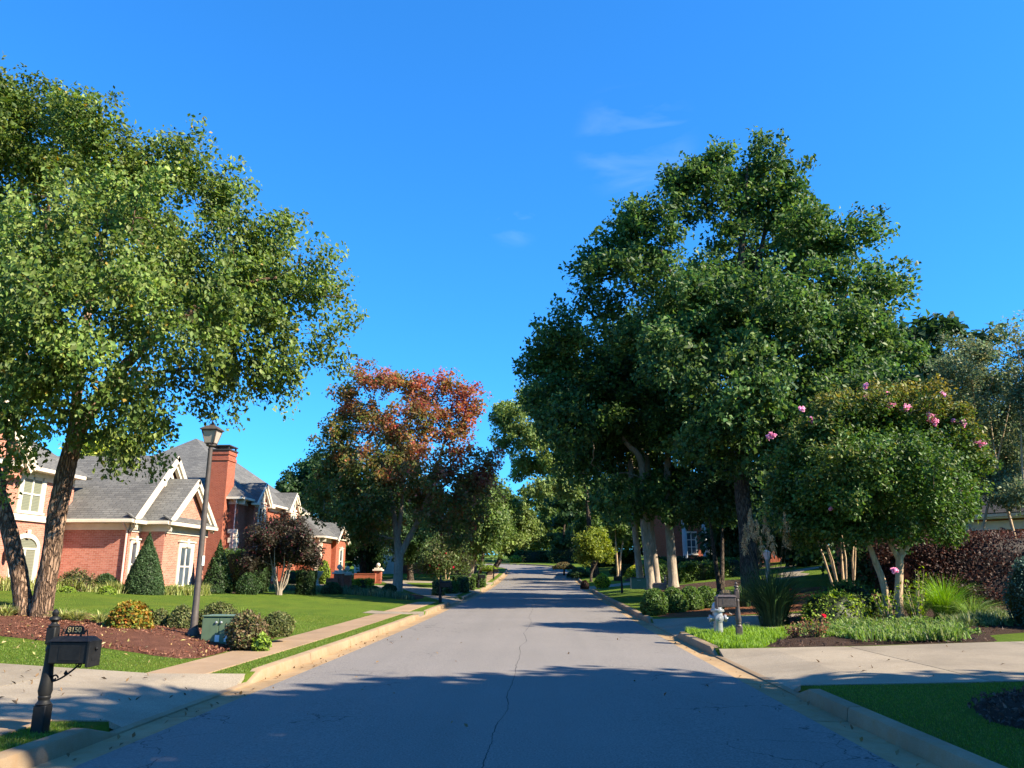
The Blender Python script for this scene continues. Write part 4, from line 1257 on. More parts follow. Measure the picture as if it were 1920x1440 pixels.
for k, (bx, by_, yy, r, ls, lab) in enumerate(tb):
    b0 = aty(bx, by_, yy); zz = gz(b0.x, yy)
    tx, ty_ = tops[k]
    path = [(bx + 1, by_ + 14), (bx, by_ - 4), (bx - 6 if k != 3 else bx - 4, by_ - 60), (bx - 13 if k != 3 else bx - 9, by_ - 130), ((bx - 18) if k != 3 else bx - 10, by_ - 230), ((bx + tx) / 2 - 8, (by_ + ty_) / 2 - 60), (tx, ty_)]
    tree('oak_tree', lab, (b0.x, yy, min(zz, b0.z) - .1), [(px_path(path, yy), [r * 1.5, r * 1.1, r * .95, r * .9, r * .8, r * .55, r * .2])],
         [lobe(a, b, q * 1.08, yy + ((i * 37) % 5 - 2) * 1.1 - (2.5 if k == 1 else 0)) for i, (a, b, q) in enumerate(ls)], 140, 8, 25, .255, G_OAK, 31 + k, 'bark_pale', .66, .32, .014, 0, .2, .55, 'pale trunked oaks on the right lawn', sides=14, rough=.04, shell=.4, minz=6, step=.3)

# ---- red maple
MY = 50.0
M['maple_leaf'] = m_leaf('maple_leaf', .48, .5, .3)
def maple_col(P, rs):
    n = len(P)
    c0 = aty(760, 880, MY); u = (P[:, 0] - c0.x) / 6.5; v = (P[:, 2] - c0.z) / 7.0
    k = .34 * u + .46 * v + .22 + .24 * np.sin(P[:, 0] * 1.7 + 1) * np.sin(P[:, 1] * 1.3) * np.sin(P[:, 2] * 1.9) * 2 + .26 * rs.randn(n)
    g = np.array([.125, .165, .045]); og = np.array([.27, .155, .06]); rd = np.array([.40, .125, .09])
    t = np.clip(k, 0, 1)[:, None]
    c = np.where(t < .5, g + (og - g) * t * 2, og + (rd - og) * (t - .5) * 2)
    return (c * .92 * (1 + .18 * rs.randn(n))[:, None]).clip(.006, .6)
ml = [(690, 715, 36, 0), (735, 720, 34, -1), (790, 735, 42, 0), (845, 712, 26, 0), (875, 755, 38, 0), (840, 790, 52, -1), (770, 800, 60, -2), (690, 790, 52, 0), (645, 775, 28, 0), (640, 845, 38, 0), (700, 880, 62, -2), (780, 890, 62, -2.5),
      (855, 870, 52, -1), (905, 868, 28, 0), (925, 862, 14, 0), (620, 900, 34, 0), (665, 955, 46, -1), (880, 940, 36, -1), (595, 930, 28, 1), (835, 960, 42, -1), (740, 850, 60, 3), (800, 930, 50, 2), (720, 960, 40, 2), (650, 740, 28, 0), (615, 870, 34, 0), (650, 900, 44, 1), (630, 820, 34, -1), (590, 960, 24, 0), (900, 910, 34, 0), (860, 1000, 30, -1), (690, 1000, 30, 0), (640, 940, 38, -1.5), (700, 930, 46, -2.5), (800, 985, 36, -2), (655, 990, 26, -1)]
mb0 = aty(746, 1112, MY)
tree('maple_tree', 'red and green autumn maple with forked pale trunk', (mb0.x, MY, gz(mb0.x, MY) - .1),
     [(px_path([(744, 1122), (745, 1105), (747, 1070), (748, 1040), (743, 1000), (736, 950), (722, 890), (705, 830), (695, 760)], MY), [.48, .34, .29, .28, .19, .15, .11, .07, .03]),
      (px_path([(749, 1045), (762, 1018), (780, 985), (797, 945), (815, 890), (838, 810), (850, 740)], MY), [.21, .2, .17, .13, .09, .06, .03]),
      (px_path([(746, 1010), (752, 960), (758, 890), (768, 800), (785, 740)], MY), [.15, .12, .09, .06, .03]),
      (px_path([(797, 945), (840, 905), (890, 882), (920, 866)], MY), [.10, .08, .05, .02])],
     [lobe(a, b, r, MY + d) for a, b, r, d in ml], 500, 6, 20, .20, maple_col, 41, 'bark_pale', .46, .27, .014, 0, .25, .5, sides=14, shell=.35, minz=3, step=.25, asp=.75, mat='maple_leaf')

# ---- pink crape myrtle
CY = 21.8
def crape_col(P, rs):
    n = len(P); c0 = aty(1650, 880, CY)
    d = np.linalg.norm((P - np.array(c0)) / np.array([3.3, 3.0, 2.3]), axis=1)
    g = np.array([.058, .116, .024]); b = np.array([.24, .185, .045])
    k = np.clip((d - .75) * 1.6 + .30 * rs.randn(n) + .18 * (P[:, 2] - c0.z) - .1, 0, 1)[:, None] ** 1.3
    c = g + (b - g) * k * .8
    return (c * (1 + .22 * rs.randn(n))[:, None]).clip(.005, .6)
cl = [(1640, 785, 66, 0), (1720, 775, 60, 0), (1560, 800, 62, 0), (1500, 850, 55, 0), (1800, 825, 46, 0), (1840, 880, 30, 0), (1600, 890, 90, -1.2), (1720, 890, 92, -1.2), (1500, 925, 55, -.3), (1800, 920, 50, 0), (1640, 965, 46, -.8), (1740, 965, 50, -.5),
      (1575, 765, 34, 0), (1462, 920, 30, 0), (1630, 745, 30, 0), (1680, 745, 26, 0), (1780, 780, 30, 0), (1650, 860, 90, 1.4), (1560, 900, 60, 1.2), (1760, 860, 60, 1.2), (1545, 960, 40, -.3), (1490, 985, 40, -.2), (1600, 1000, 34, -.5), (1450, 960, 34, 0), (1780, 985, 34, 0), (1690, 990, 30, -.8), (1530, 1010, 30, 0)]
cb = aty(1688, 1172, CY); czz = gz(cb.x, CY)
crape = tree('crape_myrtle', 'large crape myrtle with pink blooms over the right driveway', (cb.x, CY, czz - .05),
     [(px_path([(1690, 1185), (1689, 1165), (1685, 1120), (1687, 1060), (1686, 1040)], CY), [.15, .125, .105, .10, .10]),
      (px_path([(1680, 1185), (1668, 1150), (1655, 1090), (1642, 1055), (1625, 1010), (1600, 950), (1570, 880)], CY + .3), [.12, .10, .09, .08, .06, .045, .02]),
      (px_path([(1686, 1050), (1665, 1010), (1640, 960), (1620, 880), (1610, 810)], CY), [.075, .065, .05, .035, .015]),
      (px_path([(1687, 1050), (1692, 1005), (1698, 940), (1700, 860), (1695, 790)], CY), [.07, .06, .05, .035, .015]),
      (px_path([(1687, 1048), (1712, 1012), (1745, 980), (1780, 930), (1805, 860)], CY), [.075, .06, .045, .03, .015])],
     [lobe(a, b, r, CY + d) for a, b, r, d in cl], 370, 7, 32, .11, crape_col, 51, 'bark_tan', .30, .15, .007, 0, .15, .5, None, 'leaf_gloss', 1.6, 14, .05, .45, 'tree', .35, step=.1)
def blossom(parent, P, r, col, rs, n=170, name='flower_cluster'):
    k = max(1, n // 28); tip = unit(rs.randn(k, 3) + np.array([0, 0, .7])) * r * rs.uniform(.3, .95, (k, 1))     # a few ragged panicle tips
    q = np.repeat(tip, 28, 0)[:n]; n = len(q); q = q * (rs.rand(n, 1) ** .6) + ball(rs, n) * r * .34
    V, T, C = leaf_cloud(q + np.array(P) - np.array(WL[parent]), unit(q), .062, rs, pal(col, tuple(min(1, c * 1.35) for c in col), tuple(c * .75 for c in col), jit=.1), .4, 0, .9)
    return link(name, mesh_tris(name, V, T, C), 'flower', parent)
rsf = np.random.RandomState(77)
for px, py, r in ((1745, 783, 15), (1752, 792, 12), (1840, 835, 13), (1447, 820, 10), (1503, 768, 9), (1624, 725, 8), (1668, 762, 14), (1700, 765, 12), (1521, 790, 8), (1768, 742, 10), (1805, 795, 10), (1786, 790, 6), (1622, 748, 8), (1662, 738, 7), (1557, 955, 5), (1677, 1070, 8)):
    P = aty(px, py, CY - (1.4 if py > 940 else .5)); blossom(crape, P, r / F_PX * CY * .95, (.62, .32, .42), rsf)
# ---- remaining trees: each one its own crown and trunk
def simple_tree(label, base, lobes, seed, colf, ntips=110, nsub=7, nleaf=20, size=.3, bark='bark', r=.22, name='tree', group=None, spread=.7, leafspread=.34, stems=1, topf=.75, mat='leaf', shell=.4, lean=1.0, fan=.35, **kw):
    """lobes already in world space; trunk runs from the base into the crown"""
    rs = np.random.RandomState(seed); base = np.array(base, float)
    C = np.array([l[0] for l in lobes]); hi = C[:, 2].max(); cx = base[0] + (C[:, 0].mean() - base[0]) * lean; cy = base[1] + (C[:, 1].mean() - base[1]) * lean
    tr = []
    for s_ in range(stems):
        a = 6.28 * s_ / max(1, stems) + 1; k = 0 if stems == 1 else fan
        top = np.array([cx + math.cos(a) * k * 3, cy + math.sin(a) * k * 3, base[2] + (hi - base[2]) * topf])
        b0 = base + np.array([math.cos(a) * k * .5, math.sin(a) * k * .5, -.1])
        j_ = 1 if stems == 1 else .25; m1 = b0 * .7 + top * .3 + rs.randn(3) * .12 * j_; m2 = b0 * .35 + top * .65 + rs.randn(3) * .2 * j_
        rr = r / stems ** .5
        tr.append(([b0, b0 + np.array([0, 0, .3]), m1, m2, top], [rr * 1.5, rr * 1.1, rr * .9, rr * .6, rr * .2]))
    return tree(name, label, tuple(base), tr, lobes, ntips, nsub, nleaf, size, colf, seed, bark, spread, leafspread, .016, shell=shell, group=group, minz=(hi - base[2]) * .22, sides=9, step=.4, seg=.8, mat=mat, **kw)
G_MID = pal((.060, .105, .026), (.085, .128, .032), (.044, .084, .022), (.11, .145, .04), jit=.2)
G_DARK = pal((.026, .055, .020), (.040, .075, .024), (.020, .045, .016), jit=.2)
G_LIGHT = pal((.105, .150, .040), (.080, .125, .034), (.140, .175, .055), jit=.2)
G_GREY = pal((.085, .130, .070), (.062, .102, .052), (.12, .15, .085), (.13, .125, .05), jit=.2)
G_YEL = pal((.20, .235, .030), (.155, .205, .028), (.26, .27, .045), jit=.18)
def pl(L, y, sp=1.0): return [lobe(a, b, r, y + (((i * 53) % 7) - 3) * sp) for i, (a, b, r) in enumerate(L)]
def ground_pt(px, y):
    p = aty(px, 1080, y)
    for _ in range(3):
        z = gz(p.x, y)
    return (p.x, y, z)

FAR = 'trees lining the far end of the street'
# left of the street
simple_tree('dark evergreen shading the end of the chimney house', ground_pt(682, 74), pl([(650, 960, 50), (690, 990, 50), (640, 1020, 36), (700, 1040, 34), (660, 920, 40), (610, 900, 34), (720, 930, 40), (735, 1000, 30)], 74), 61, G_DARK, 130, 8, 22, .34, r=.34)
simple_tree('dark tree crown rising behind the chimney house roof', ground_pt(560, 96), pl([(545, 910, 26), (575, 890, 28), (605, 880, 34), (640, 870, 36), (560, 940, 34), (610, 930, 40), (530, 930, 18)], 96), 62, G_DARK, 120, 8, 18, .42)
simple_tree('dark narrow tree right of the maple trunk', ground_pt(770, 70), pl([(775, 1000, 36), (790, 960, 40), (760, 1030, 26), (810, 1020, 30)], 70), 63, G_DARK, 90, 8, 20, .34, r=.26)
simple_tree('weeping feathery green tree over the left sidewalk', ground_pt(880, 72), pl([(895, 910, 36), (880, 960, 40), (915, 960, 36), (860, 1000, 30), (905, 1000, 36), (930, 990, 26)], 72, .8), 64, G_MID, 130, 8, 26, .26, 'bark_pale', .24, hang=1.4, droop=1.0)
simple_tree('slim dark stemmed tree beside the weeping tree', ground_pt(898, 78), pl([(925, 930, 28), (915, 980, 30), (945, 970, 26), (905, 1020, 18)], 78, .8), 65, G_MID, 90, 8, 20, .32, r=.2)
simple_tree('rounded sunlit tree nearest the left far bend', ground_pt(917, 86), pl([(965, 960, 26), (975, 990, 30), (950, 1000, 30), (990, 1000, 22), (935, 1010, 20), (985, 975, 18)], 86, .8), 66, G_LIGHT, 120, 8, 22, .34, r=.3)
rc = simple_tree('small red flowering crape myrtle behind the clipped hedges', ground_pt(835, 60), pl([(815, 1040, 20), (845, 1030, 24), (830, 1055, 18), (860, 1050, 18), (800, 1055, 14)], 60, .5), 67, pal((.04, .065, .02), (.06, .06, .025), (.05, .08, .022)), 70, 7, 16, .2, 'bark_tan', .12, stems=3, topf=.8)
for px, py, r in ((822, 1058, 5), (831, 1052, 5), (838, 1050, 4), (846, 1056, 4), (820, 1066, 6), (806, 1060, 4), (850, 1064, 4), (836, 1038, 4)):
    blossom(rc, aty(px, py, 58.6), r / F_PX * 60, (.55, .05, .10), rsf, 90)
simple_tree('dark tree behind the pale house', ground_pt(735, 104), pl([(720, 990, 30), (760, 970, 34), (690, 970, 34), (790, 1000, 30), (740, 940, 36)], 104), 68, G_DARK, 90, 8, 16, .5)
# behind the near house and above the wing
simple_tree('yellow green tree glimpsed over the near house ridge', ground_pt(180, 62), pl([(170, 850, 26), (200, 835, 30), (230, 850, 26), (190, 870, 30)], 62), 69, G_YEL, 70, 7, 16, .36)
# far end, across the bend
far = [(1015, 960, 130, [(1005, 930, 26), (1030, 940, 30), (1015, 980, 34), (1045, 975, 28), (1010, 1010, 26), (1040, 1010, 24)], G_MID, 'tall tree standing behind the bend at the end of the road'),
       (1052, 960, 120, [(1050, 900, 26), (1075, 930, 34), (1050, 960, 30), (1085, 975, 34), (1060, 1010, 30), (1095, 1015, 26)], G_DARK, 'dark tree on the right bank at the end of the road'),
       (1110, 940, 92, [(1100, 920, 40), (1140, 930, 44), (1120, 970, 44), (1165, 970, 40), (1095, 990, 30), (1150, 1010, 34), (1180, 1000, 30)], G_MID, 'leafy tree behind the yellow green maple on the right slope'),
       (1190, 900, 96, [(1180, 900, 44), (1220, 920, 44), (1205, 970, 50), (1245, 980, 40), (1260, 930, 40), (1190, 1015, 30)], G_DARK, 'dark tree filling the gap behind the pale oaks'),
       (985, 1000, 142, [(985, 985, 16), (1000, 1000, 20), (975, 1010, 18), (1000, 1025, 16), (960, 1020, 14)], G_DARK, 'distant dark tree left of the bend'),
       (940, 1000, 136, [(925, 1000, 18), (945, 1015, 16), (905, 1010, 18), (890, 1000, 18), (960, 1030, 12)], G_MID, 'distant tree over the far left lawn'),
       (1300, 940, 100, [(1290, 930, 44), (1330, 950, 44), (1360, 930, 40), (1300, 990, 40), (1350, 1000, 36), (1400, 960, 40)], G_DARK, 'dark tree behind the columned house'),
       (1440, 960, 70, [(1430, 930, 40), (1470, 950, 40), (1440, 1000, 36), (1480, 1010, 30), (1460, 900, 40)], G_DARK, 'dark tree right of the big oak trunk')]
for i, (bx, _, yy, L, cf, lab) in enumerate(far):
    simple_tree(lab, ground_pt(bx, yy), pl(L, yy, 1.2), 80 + i, cf, 95, 8, 15, .38 + .0016 * yy, group=FAR)
# light tree at the left flank of the oaks
simple_tree('sunlit pale green tree at the left flank of the oaks', ground_pt(1118, 78), pl([(958, 785, 32), (1000, 745, 34), (1000, 830, 42), (1035, 870, 36), (943, 825, 22), (985, 880, 28), (1040, 800, 44), (1012, 910, 22), (1075, 840, 44), (1070, 900, 36)], 78, .8), 95, G_LIGHT, 170, 8, 24, .33, r=.3, topf=.7, lean=.25)
# thin twin-stem crape under the oak, small sapling
simple_tree('slender twin stemmed tree standing left of the oak trunk', ground_pt(1350, 40), pl([(1330, 930, 40), (1370, 940, 36), (1350, 900, 40), (1310, 960, 26)], 40, .5), 96, G_DARK, 80, 7, 18, .2, 'bark', .17, stems=2, topf=.9, spread=.5)
simple_tree('pale twin stems of a small tree on the right slope', ground_pt(1160, 76), pl([(1150, 960, 26), (1175, 950, 26), (1160, 985, 20)], 76, .5), 97, G_MID, 60, 7, 16, .28, 'bark_tan', .16, stems=2, topf=.9)
# grey-green crape myrtles at the right edge
simple_tree('grey green crape myrtle with white blooms above the purple hedge', ground_pt(1800, 29), pl([(1800, 700, 34), (1830, 660, 26), (1780, 680, 22), (1850, 720, 36), (1810, 770, 40), (1860, 800, 36), (1870, 850, 34), (1790, 650, 14), (1850, 900, 30), (1885, 920, 26)], 29, .5), 98, G_GREY, 150, 7, 24, .115, 'bark_tan', .12, stems=4, topf=.75, spread=.36, leafspread=.2)
simple_tree('tall grey green crape myrtle at the right edge', ground_pt(1930, 28), pl([(1905, 620, 16), (1910, 680, 26), (1930, 720, 36), (1900, 780, 36), (1940, 820, 40), (1900, 860, 30), (1950, 650, 36), (1960, 760, 50), (1890, 900, 26), (1915, 930, 26), (1940, 900, 40)], 28, .5), 99, G_GREY, 160, 7, 24, .115, 'bark_tan', .12, stems=4, topf=.75, spread=.36, leafspread=.2)
# second crape behind pampas grass, with a fan of pale stems
c2 = ground_pt(1582, 25.5)
simple_tree('second crape myrtle with a fan of bare tan stems', c2, pl([(1480, 960, 40), (1530, 980, 40), (1560, 940, 50), (1600, 990, 36), (1450, 980, 24)], 25.5, .4), 100, G_DARK, 110, 7, 20, .11, 'bark_tan', .13, stems=7, topf=.75, spread=.3, leafspread=.18, name='crape_myrtle', lean=.15, fan=.22)
# dark red crape in front of the chimney house
def purple_col(P, rs):
    n = len(P); c = np.array([.026, .030, .018]) + rs.rand(n)[:, None] * np.array([.034, .012, .012])
    m = rs.rand(n) < .05; c[m] = np.array([.16, .03, .05]); return c * (1 + .2 * rs.randn(n))[:, None].clip(.5, 1.6)
pc = atz(523, 1113, .78)
simple_tree('dark red leaved crape myrtle in front of the chimney house', (pc.x, 37.5, gz(aty(523, 1113, 37.5).x, 37.5)) if False else (aty(523, 1113, 37.5).x, 37.5, gz(aty(523, 1113, 37.5).x, 37.5)),
            pl([(490, 1010, 26), (530, 995, 30), (565, 1010, 26), (520, 1030, 34), (480, 1045, 24), (575, 1040, 22), (550, 1045, 26), (465, 1050, 14), (590, 1050, 10), (505, 985, 16), (550, 985, 14)], 37.5, .35), 101, purple_col, 120, 7, 22, .13, 'bark_pale', .13, stems=9, topf=.66, fan=.22, spread=.28, leafspread=.16, name='crape_myrtle')
# trees outside the frame on the right: they throw the near shadow over the street
def side_tree(label, x, y, H, rad, seed, cb=.28, colf=G_MID, n=150, size=.30):
    z = tz(x, y); rs = np.random.RandomState(seed); L = []
    for k in range(13):
        a = k * 2.4; t = cb + (1 - cb) * ((k + .5) / 13); w = rad * math.sin(math.pi * (.25 + .75 * (1 - (t - cb) / (1 - cb)) * .9)) * .75
        L.append((np.array([x + math.cos(a) * w * .75, y + math.sin(a) * w * .75, z + t * H]), np.array([rad * .48] * 3)))
    return simple_tree(label, (x, y, z), L, seed, colf, n, 8, 24, size, r=.24, topf=.9, spread=.8, leafspread=.4)
side_tree('broad shade tree right of the near lawn, beyond the frame', 13.2, 4.5, 10.4, 4.4, 111, .12, n=230, size=.46)
side_tree('second shade tree right of the near lawn, beyond the frame', 12.4, -4.6, 10.5, 5.0, 112, .12, n=130, size=.46)
side_tree('dense tree added for shade behind the oak, right of the columned house', 25.0, 50.0, 15, 5.5, 114, .06, G_DARK, n=90, size=.55)  # put in behind the oak to block the sun
side_tree('tall tree added to shade the columned house, near the right brick house', 31.0, 70.0, 17, 6.0, 115, .06, G_DARK, n=90, size=.6)  # added to keep sun off the columned house
side_tree('dark understory tree behind the pale oaks', 19.5, 58.0, 11, 4.2, 116, .03, G_DARK, n=100, size=.45)
side_tree('low dark tree in front of the columned house', 15.9, 63.0, 7.5, 2.8, 118, .03, G_DARK, n=80, size=.4)
side_tree('unseen evergreen added to shade the oak trunk, behind the pink crape myrtle', 15.3, 34.6, 8.5, 2.6, 117, .03, G_DARK, n=100, size=.26)  # out of view, added to cast shade on the oak trunk
# wooded skyline behind the houses on both sides: copies of the far trees, each its own thing
protos = [o for o in COL.objects if o.parent is None and o.get('group') == FAR]
WOOD = [(14, 118, 1.0, 'wood tree beyond the right slope, nearest the street end'), (22, 108, 1.1, 'wood tree behind the right slope, second from the street end'), (30, 100, 1.15, 'wood tree behind the columned house on its left'), (38, 92, 1.2, 'wood tree behind the columned house on its right'),
        (46, 84, 1.2, 'wood tree at the right rear, farthest from the street'), (26, 128, 1.3, 'taller wood tree behind the right slope'), (6, 150, 1.1, 'wood tree on the bank facing the bend'), (-6, 156, 1.0, 'wood tree left on the bank facing the bend'),
        (-18, 150, 1.0, 'wood tree beyond the far left lawn'), (-30, 128, 1.1, 'wood tree behind the pale house on its right'), (-40, 112, 1.15, 'wood tree behind the pale house on its left'), (-52, 100, 1.1, 'wood tree behind the chimney house')]
for k, (x, y, s_, lab) in enumerate(WOOD):
    o = place_copy(protos[(k * 3) % 8], (x, y, tz(x, y) - .3), k * 1.9, s_, lab); o['group'] = 'woods behind the houses'
# ================================================================== SHRUBS AND GRASSES
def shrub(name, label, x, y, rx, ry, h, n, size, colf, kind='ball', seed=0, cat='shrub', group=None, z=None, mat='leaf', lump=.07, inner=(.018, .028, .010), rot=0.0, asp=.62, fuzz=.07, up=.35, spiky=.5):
    rs = np.random.RandomState(seed + 500)
    z0 = gz(x, y) - .03 if z is None else z
    def prof(t):
        if kind == 'ball': c = 2 * (.14 + .86 * t) - 1; return np.sqrt(np.clip(1 - c * c, 0, 1))
        if kind == 'box': return np.clip(1 - np.abs(2 * (.08 + .92 * t) - 1) ** 7, 0, 1) ** (1 / 5.)
        if kind == 'cone': return np.minimum(1, .86 + t * 1.1) * np.clip(1 - t ** 1.45, 0, 1)
        return np.sqrt(np.clip(1 - t * t, 0, 1))
    ph = rs.rand(8) * 6.28
    def bump(th, t): return 1 + lump * (np.sin(2 * th + ph[0] + 3 * t) + np.sin(3 * th + ph[1] - 4 * t) * .8 + np.sin(5 * th + ph[2] + 7 * t) * .6 + np.sin(9 * t + ph[3]) * .4)
    def plan(th):
        if kind == 'box':
            c, s_ = np.cos(th), np.sin(th); e = 2 / 5.
            return np.sign(c) * np.abs(c) ** e, np.sign(s_) * np.abs(s_) ** e
        return np.cos(th), np.sin(th)
    def pt(th, t, k=1.0):
        a, b = plan(th); r = prof(t) * bump(th, t) * k
        return np.stack([rx * a * r, ry * b * r, h * (t if np.ndim(t) else np.full_like(th, t)) * (k * .5 + .5)], -1)
    tt = np.linspace(0, 1, 4000); w = prof(tt) + .12; w /= w.sum()
    t = rs.choice(tt, n, p=w); top = rs.rand(n) < .22
    t = np.where(top, 1 - rs.rand(n) ** 2 * .12, t)
    th = rs.rand(n) * 2 * np.pi
    P = pt(th, t); Q = pt(th, np.clip(t - .02, 0, 1)); Ph = pt(th + .03, t)
    nrm = unit(np.cross(Ph - P, P - Q + 1e-6)); cen = np.array([0, 0, h * .45])
    sgn = np.sign((nrm * (P - cen)).sum(1, keepdims=True)); nrm = nrm * np.where(sgn == 0, 1, sgn)
    P = P * (1 - rs.rand(n, 1) * fuzz * 1.6 + fuzz * .9 * rs.rand(n, 1) ** 3)
    if kind in ('box',): P = P * (1 - .0 * t[:, None])
    V, T, C = leaf_cloud(P, nrm, size, rs, colf, up, .1, asp, axis_out=spiky, nout=.9)
    cl = 1 + .28 * (np.sin(th * 4 + ph[4] + t * 6) * np.sin(t * 11 + ph[5]))
    C = C * np.repeat(cl, 4)[:, None]
    # closed hull so that the plant is not hollow, inside shade put in its colour
    m, k = 9, 14; iv = []
    for j in range(m):
        iv.append(pt(np.arange(k) * 2 * np.pi / k, j / (m - 1) * .97, .86))
    iv = np.concatenate(iv); it = []
    for j in range(m - 1):
        for q in range(k):
            q2 = (q + 1) % k; it += [(j * k + q, j * k + q2, (j + 1) * k + q2), (j * k + q, (j + 1) * k + q2, (j + 1) * k + q)]
    it = np.array(it) + len(V)
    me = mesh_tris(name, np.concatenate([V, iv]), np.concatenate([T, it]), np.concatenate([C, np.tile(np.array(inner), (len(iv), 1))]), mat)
    o = link(name, me, None, loc=(x, y, z0)); o.rotation_euler.z = rot
    return tag(o, label, cat, group)
def shrub_px(name, label, px, base_py, top_py, r_px, y, n, size, colf, kind='ball', ryk=1.0, z=None, **kw):
    b = aty(px, base_py, y); d = pdepth(b); h = (base_py - top_py) / F_PX * d * 1.03; r = r_px / F_PX * d
    return shrub(name, label, b.x, y, r, r * ryk, h, n, size, colf, kind, z=b.z - .04 if z is None else z, **kw)
def grass_clump(name, label, x, y, h, r, n, colf, seed=0, plumes=0, z=None, wid=.010, lean=1.0, cat='ornamental grass', group=None, plume_col=(.40, .29, .16)):
    rs = np.random.RandomState(seed + 900); z0 = gz(x, y) - .02 if z is None else z
    def blades(n, h, r, wid, col, lean):
        a = rs.rand(n) * 2 * np.pi; b0 = np.stack([np.cos(a), np.sin(a), np.zeros(n)], 1); out = b0 * (rs.rand(n, 1) ** .7)
        H = h * rs.uniform(.55, 1.08, n)[:, None]; bend = rs.uniform(.25, 1.0, n)[:, None] * lean
        base = out * r * .28 + rs.randn(n, 3) * np.array([.02, .02, 0]); K = 6; V = []
        sd = np.stack([-np.sin(a), np.cos(a), np.zeros(n)], 1)
        sd = unit(sd + rs.randn(n, 3) * .3)
        for k in range(K):
            t = k / (K - 1); p = base + np.array([0, 0, 1]) * H * (t - .42 * bend * t ** 2.6) + b0 * r * bend * t ** 1.9
            w = wid * (1 - t) ** .6 * (.6 + .4 * min(1, t * 3)) if k < K - 1 else .0005
            V.append(np.stack([p - sd * w, p + sd * w], 1))
        V = np.stack(V, 1)                                       # n,K,2,3
        i = np.arange(n)[:, None] * (2 * K); T = []
        for k in range(K - 1):
            q = 2 * k; T += [i + np.array([q, q + 1, q + 3]), i + np.array([q, q + 3, q + 2])]
        C = col(V[:, K // 2, 0], rs); C = np.repeat(C, 2 * K, 0)
        return V.reshape(-1, 3), np.concatenate(T), C
    V, T, C = blades(n, h, r, wid, colf, lean)
    o = link(name, mesh_tris(name, V, T, C), 'blade', loc=(x, y, z0)); tag(o, label, cat, group)
    for k in range(plumes):
        a = rs.rand() * 6.28; rr = r * rs.uniform(.15, .75); H = h * rs.uniform(1.15, 1.55)
        tip = np.array([math.cos(a) * rr, math.sin(a) * rr, H]); b0 = np.array([math.cos(a) * .08, math.sin(a) * .08, 0])
        st, sf = tube_np([b0, b0 * .4 + tip * .6 + np.array([0, 0, .08]), tip], [.006, .005, .003], 3, cap=False)
        tr = np.array([q for f_ in sf for q in ((f_[0], f_[1], f_[2]), (f_[0], f_[2], f_[3]))])
        m = 90; s_ = rs.rand(m); P = tip - np.array([0, 0, 1]) * (.48 * (1 - s_))[:, None] + rs.randn(m, 3) * (.045 * (1.15 - s_))[:, None]
        lv, lt, lc = leaf_cloud(P, unit(P - tip + np.array([0, 0, 1.5])), .11, rs, pal(plume_col, tuple(c * .7 for c in plume_col)), .2, -.6, .22)
        me = mesh_tris('plume', np.concatenate([st, lv]), np.concatenate([tr, lt + len(st)]), np.concatenate([np.tile(np.array(plume_col) * .5, (len(st), 1)), lc]))
        link('plume', me, 'blade', o)
    return o
def ground_cover(name, label, poly, n, h, wid, colf, seed=0, lean=.6, mat='blade', zoff=0.0, r=.0):
    """uncountable low blades filling an outline: one stuff object"""
    rs = np.random.RandomState(seed + 40); P = np.array(poly, float); lo, hi = P.min(0), P.max(0)
    q = rs.rand(int(n * 3), 2) * (hi - lo) + lo; q = q[in_poly(q[:, 0], q[:, 1], P)]
    if h > .2: q = q[rs.rand(len(q)) < .25 + .9 * (np.sin(q[:, 0] * 3.1 + 2) * np.sin(q[:, 1] * 2.7 + 1) + .35 * np.sin(q[:, 0] * 9) * np.sin(q[:, 1] * 8) > -.1)]
    q = q[:n]; m = len(q)
    z = terrain(q[:, 0], q[:, 1]) + zoff
    b = np.column_stack([q, z]); a = rs.rand(m) * 6.283; H = (h * rs.uniform(.45, 1.2, m) * (1 + .45 * np.sin(q[:, 0] * 4.1 + 1) * np.sin(q[:, 1] * 3.3) * (h > .1)))[:, None]
    dr = np.stack([np.cos(a), np.sin(a), np.zeros(m)], 1); sd = np.stack([-np.sin(a), np.cos(a), np.zeros(m)], 1)
    ln = rs.rand(m, 1) * lean; up = np.array([0, 0, 1.])
    mid = b + up * H * .62 + dr * H * ln * .35; tip = b + up * H * (1 - .25 * ln) + dr * H * ln
    if h < .06:
        V = np.stack([b - sd * wid, b + sd * wid, tip], 1); i = np.arange(m)[:, None] * 3
        return tag(link(name, mesh_tris(name, V.reshape(-1, 3), i + np.array([0, 1, 2]), np.repeat(colf(b, rs), 3, 0)), mat), label, kind='stuff')
    V = np.stack([b - sd * wid, b + sd * wid, mid - sd * wid * .8, mid + sd * wid * .8, tip], 1)
    i = np.arange(m)[:, None] * 5
    T = np.concatenate([i + np.array([0, 1, 3]), i + np.array([0, 3, 2]), i + np.array([2, 3, 4])])
    C = np.repeat(colf(b, rs), 5, 0)
    return tag(link(name, mesh_tris(name, V.reshape(-1, 3), T, C), mat), label, kind='stuff')

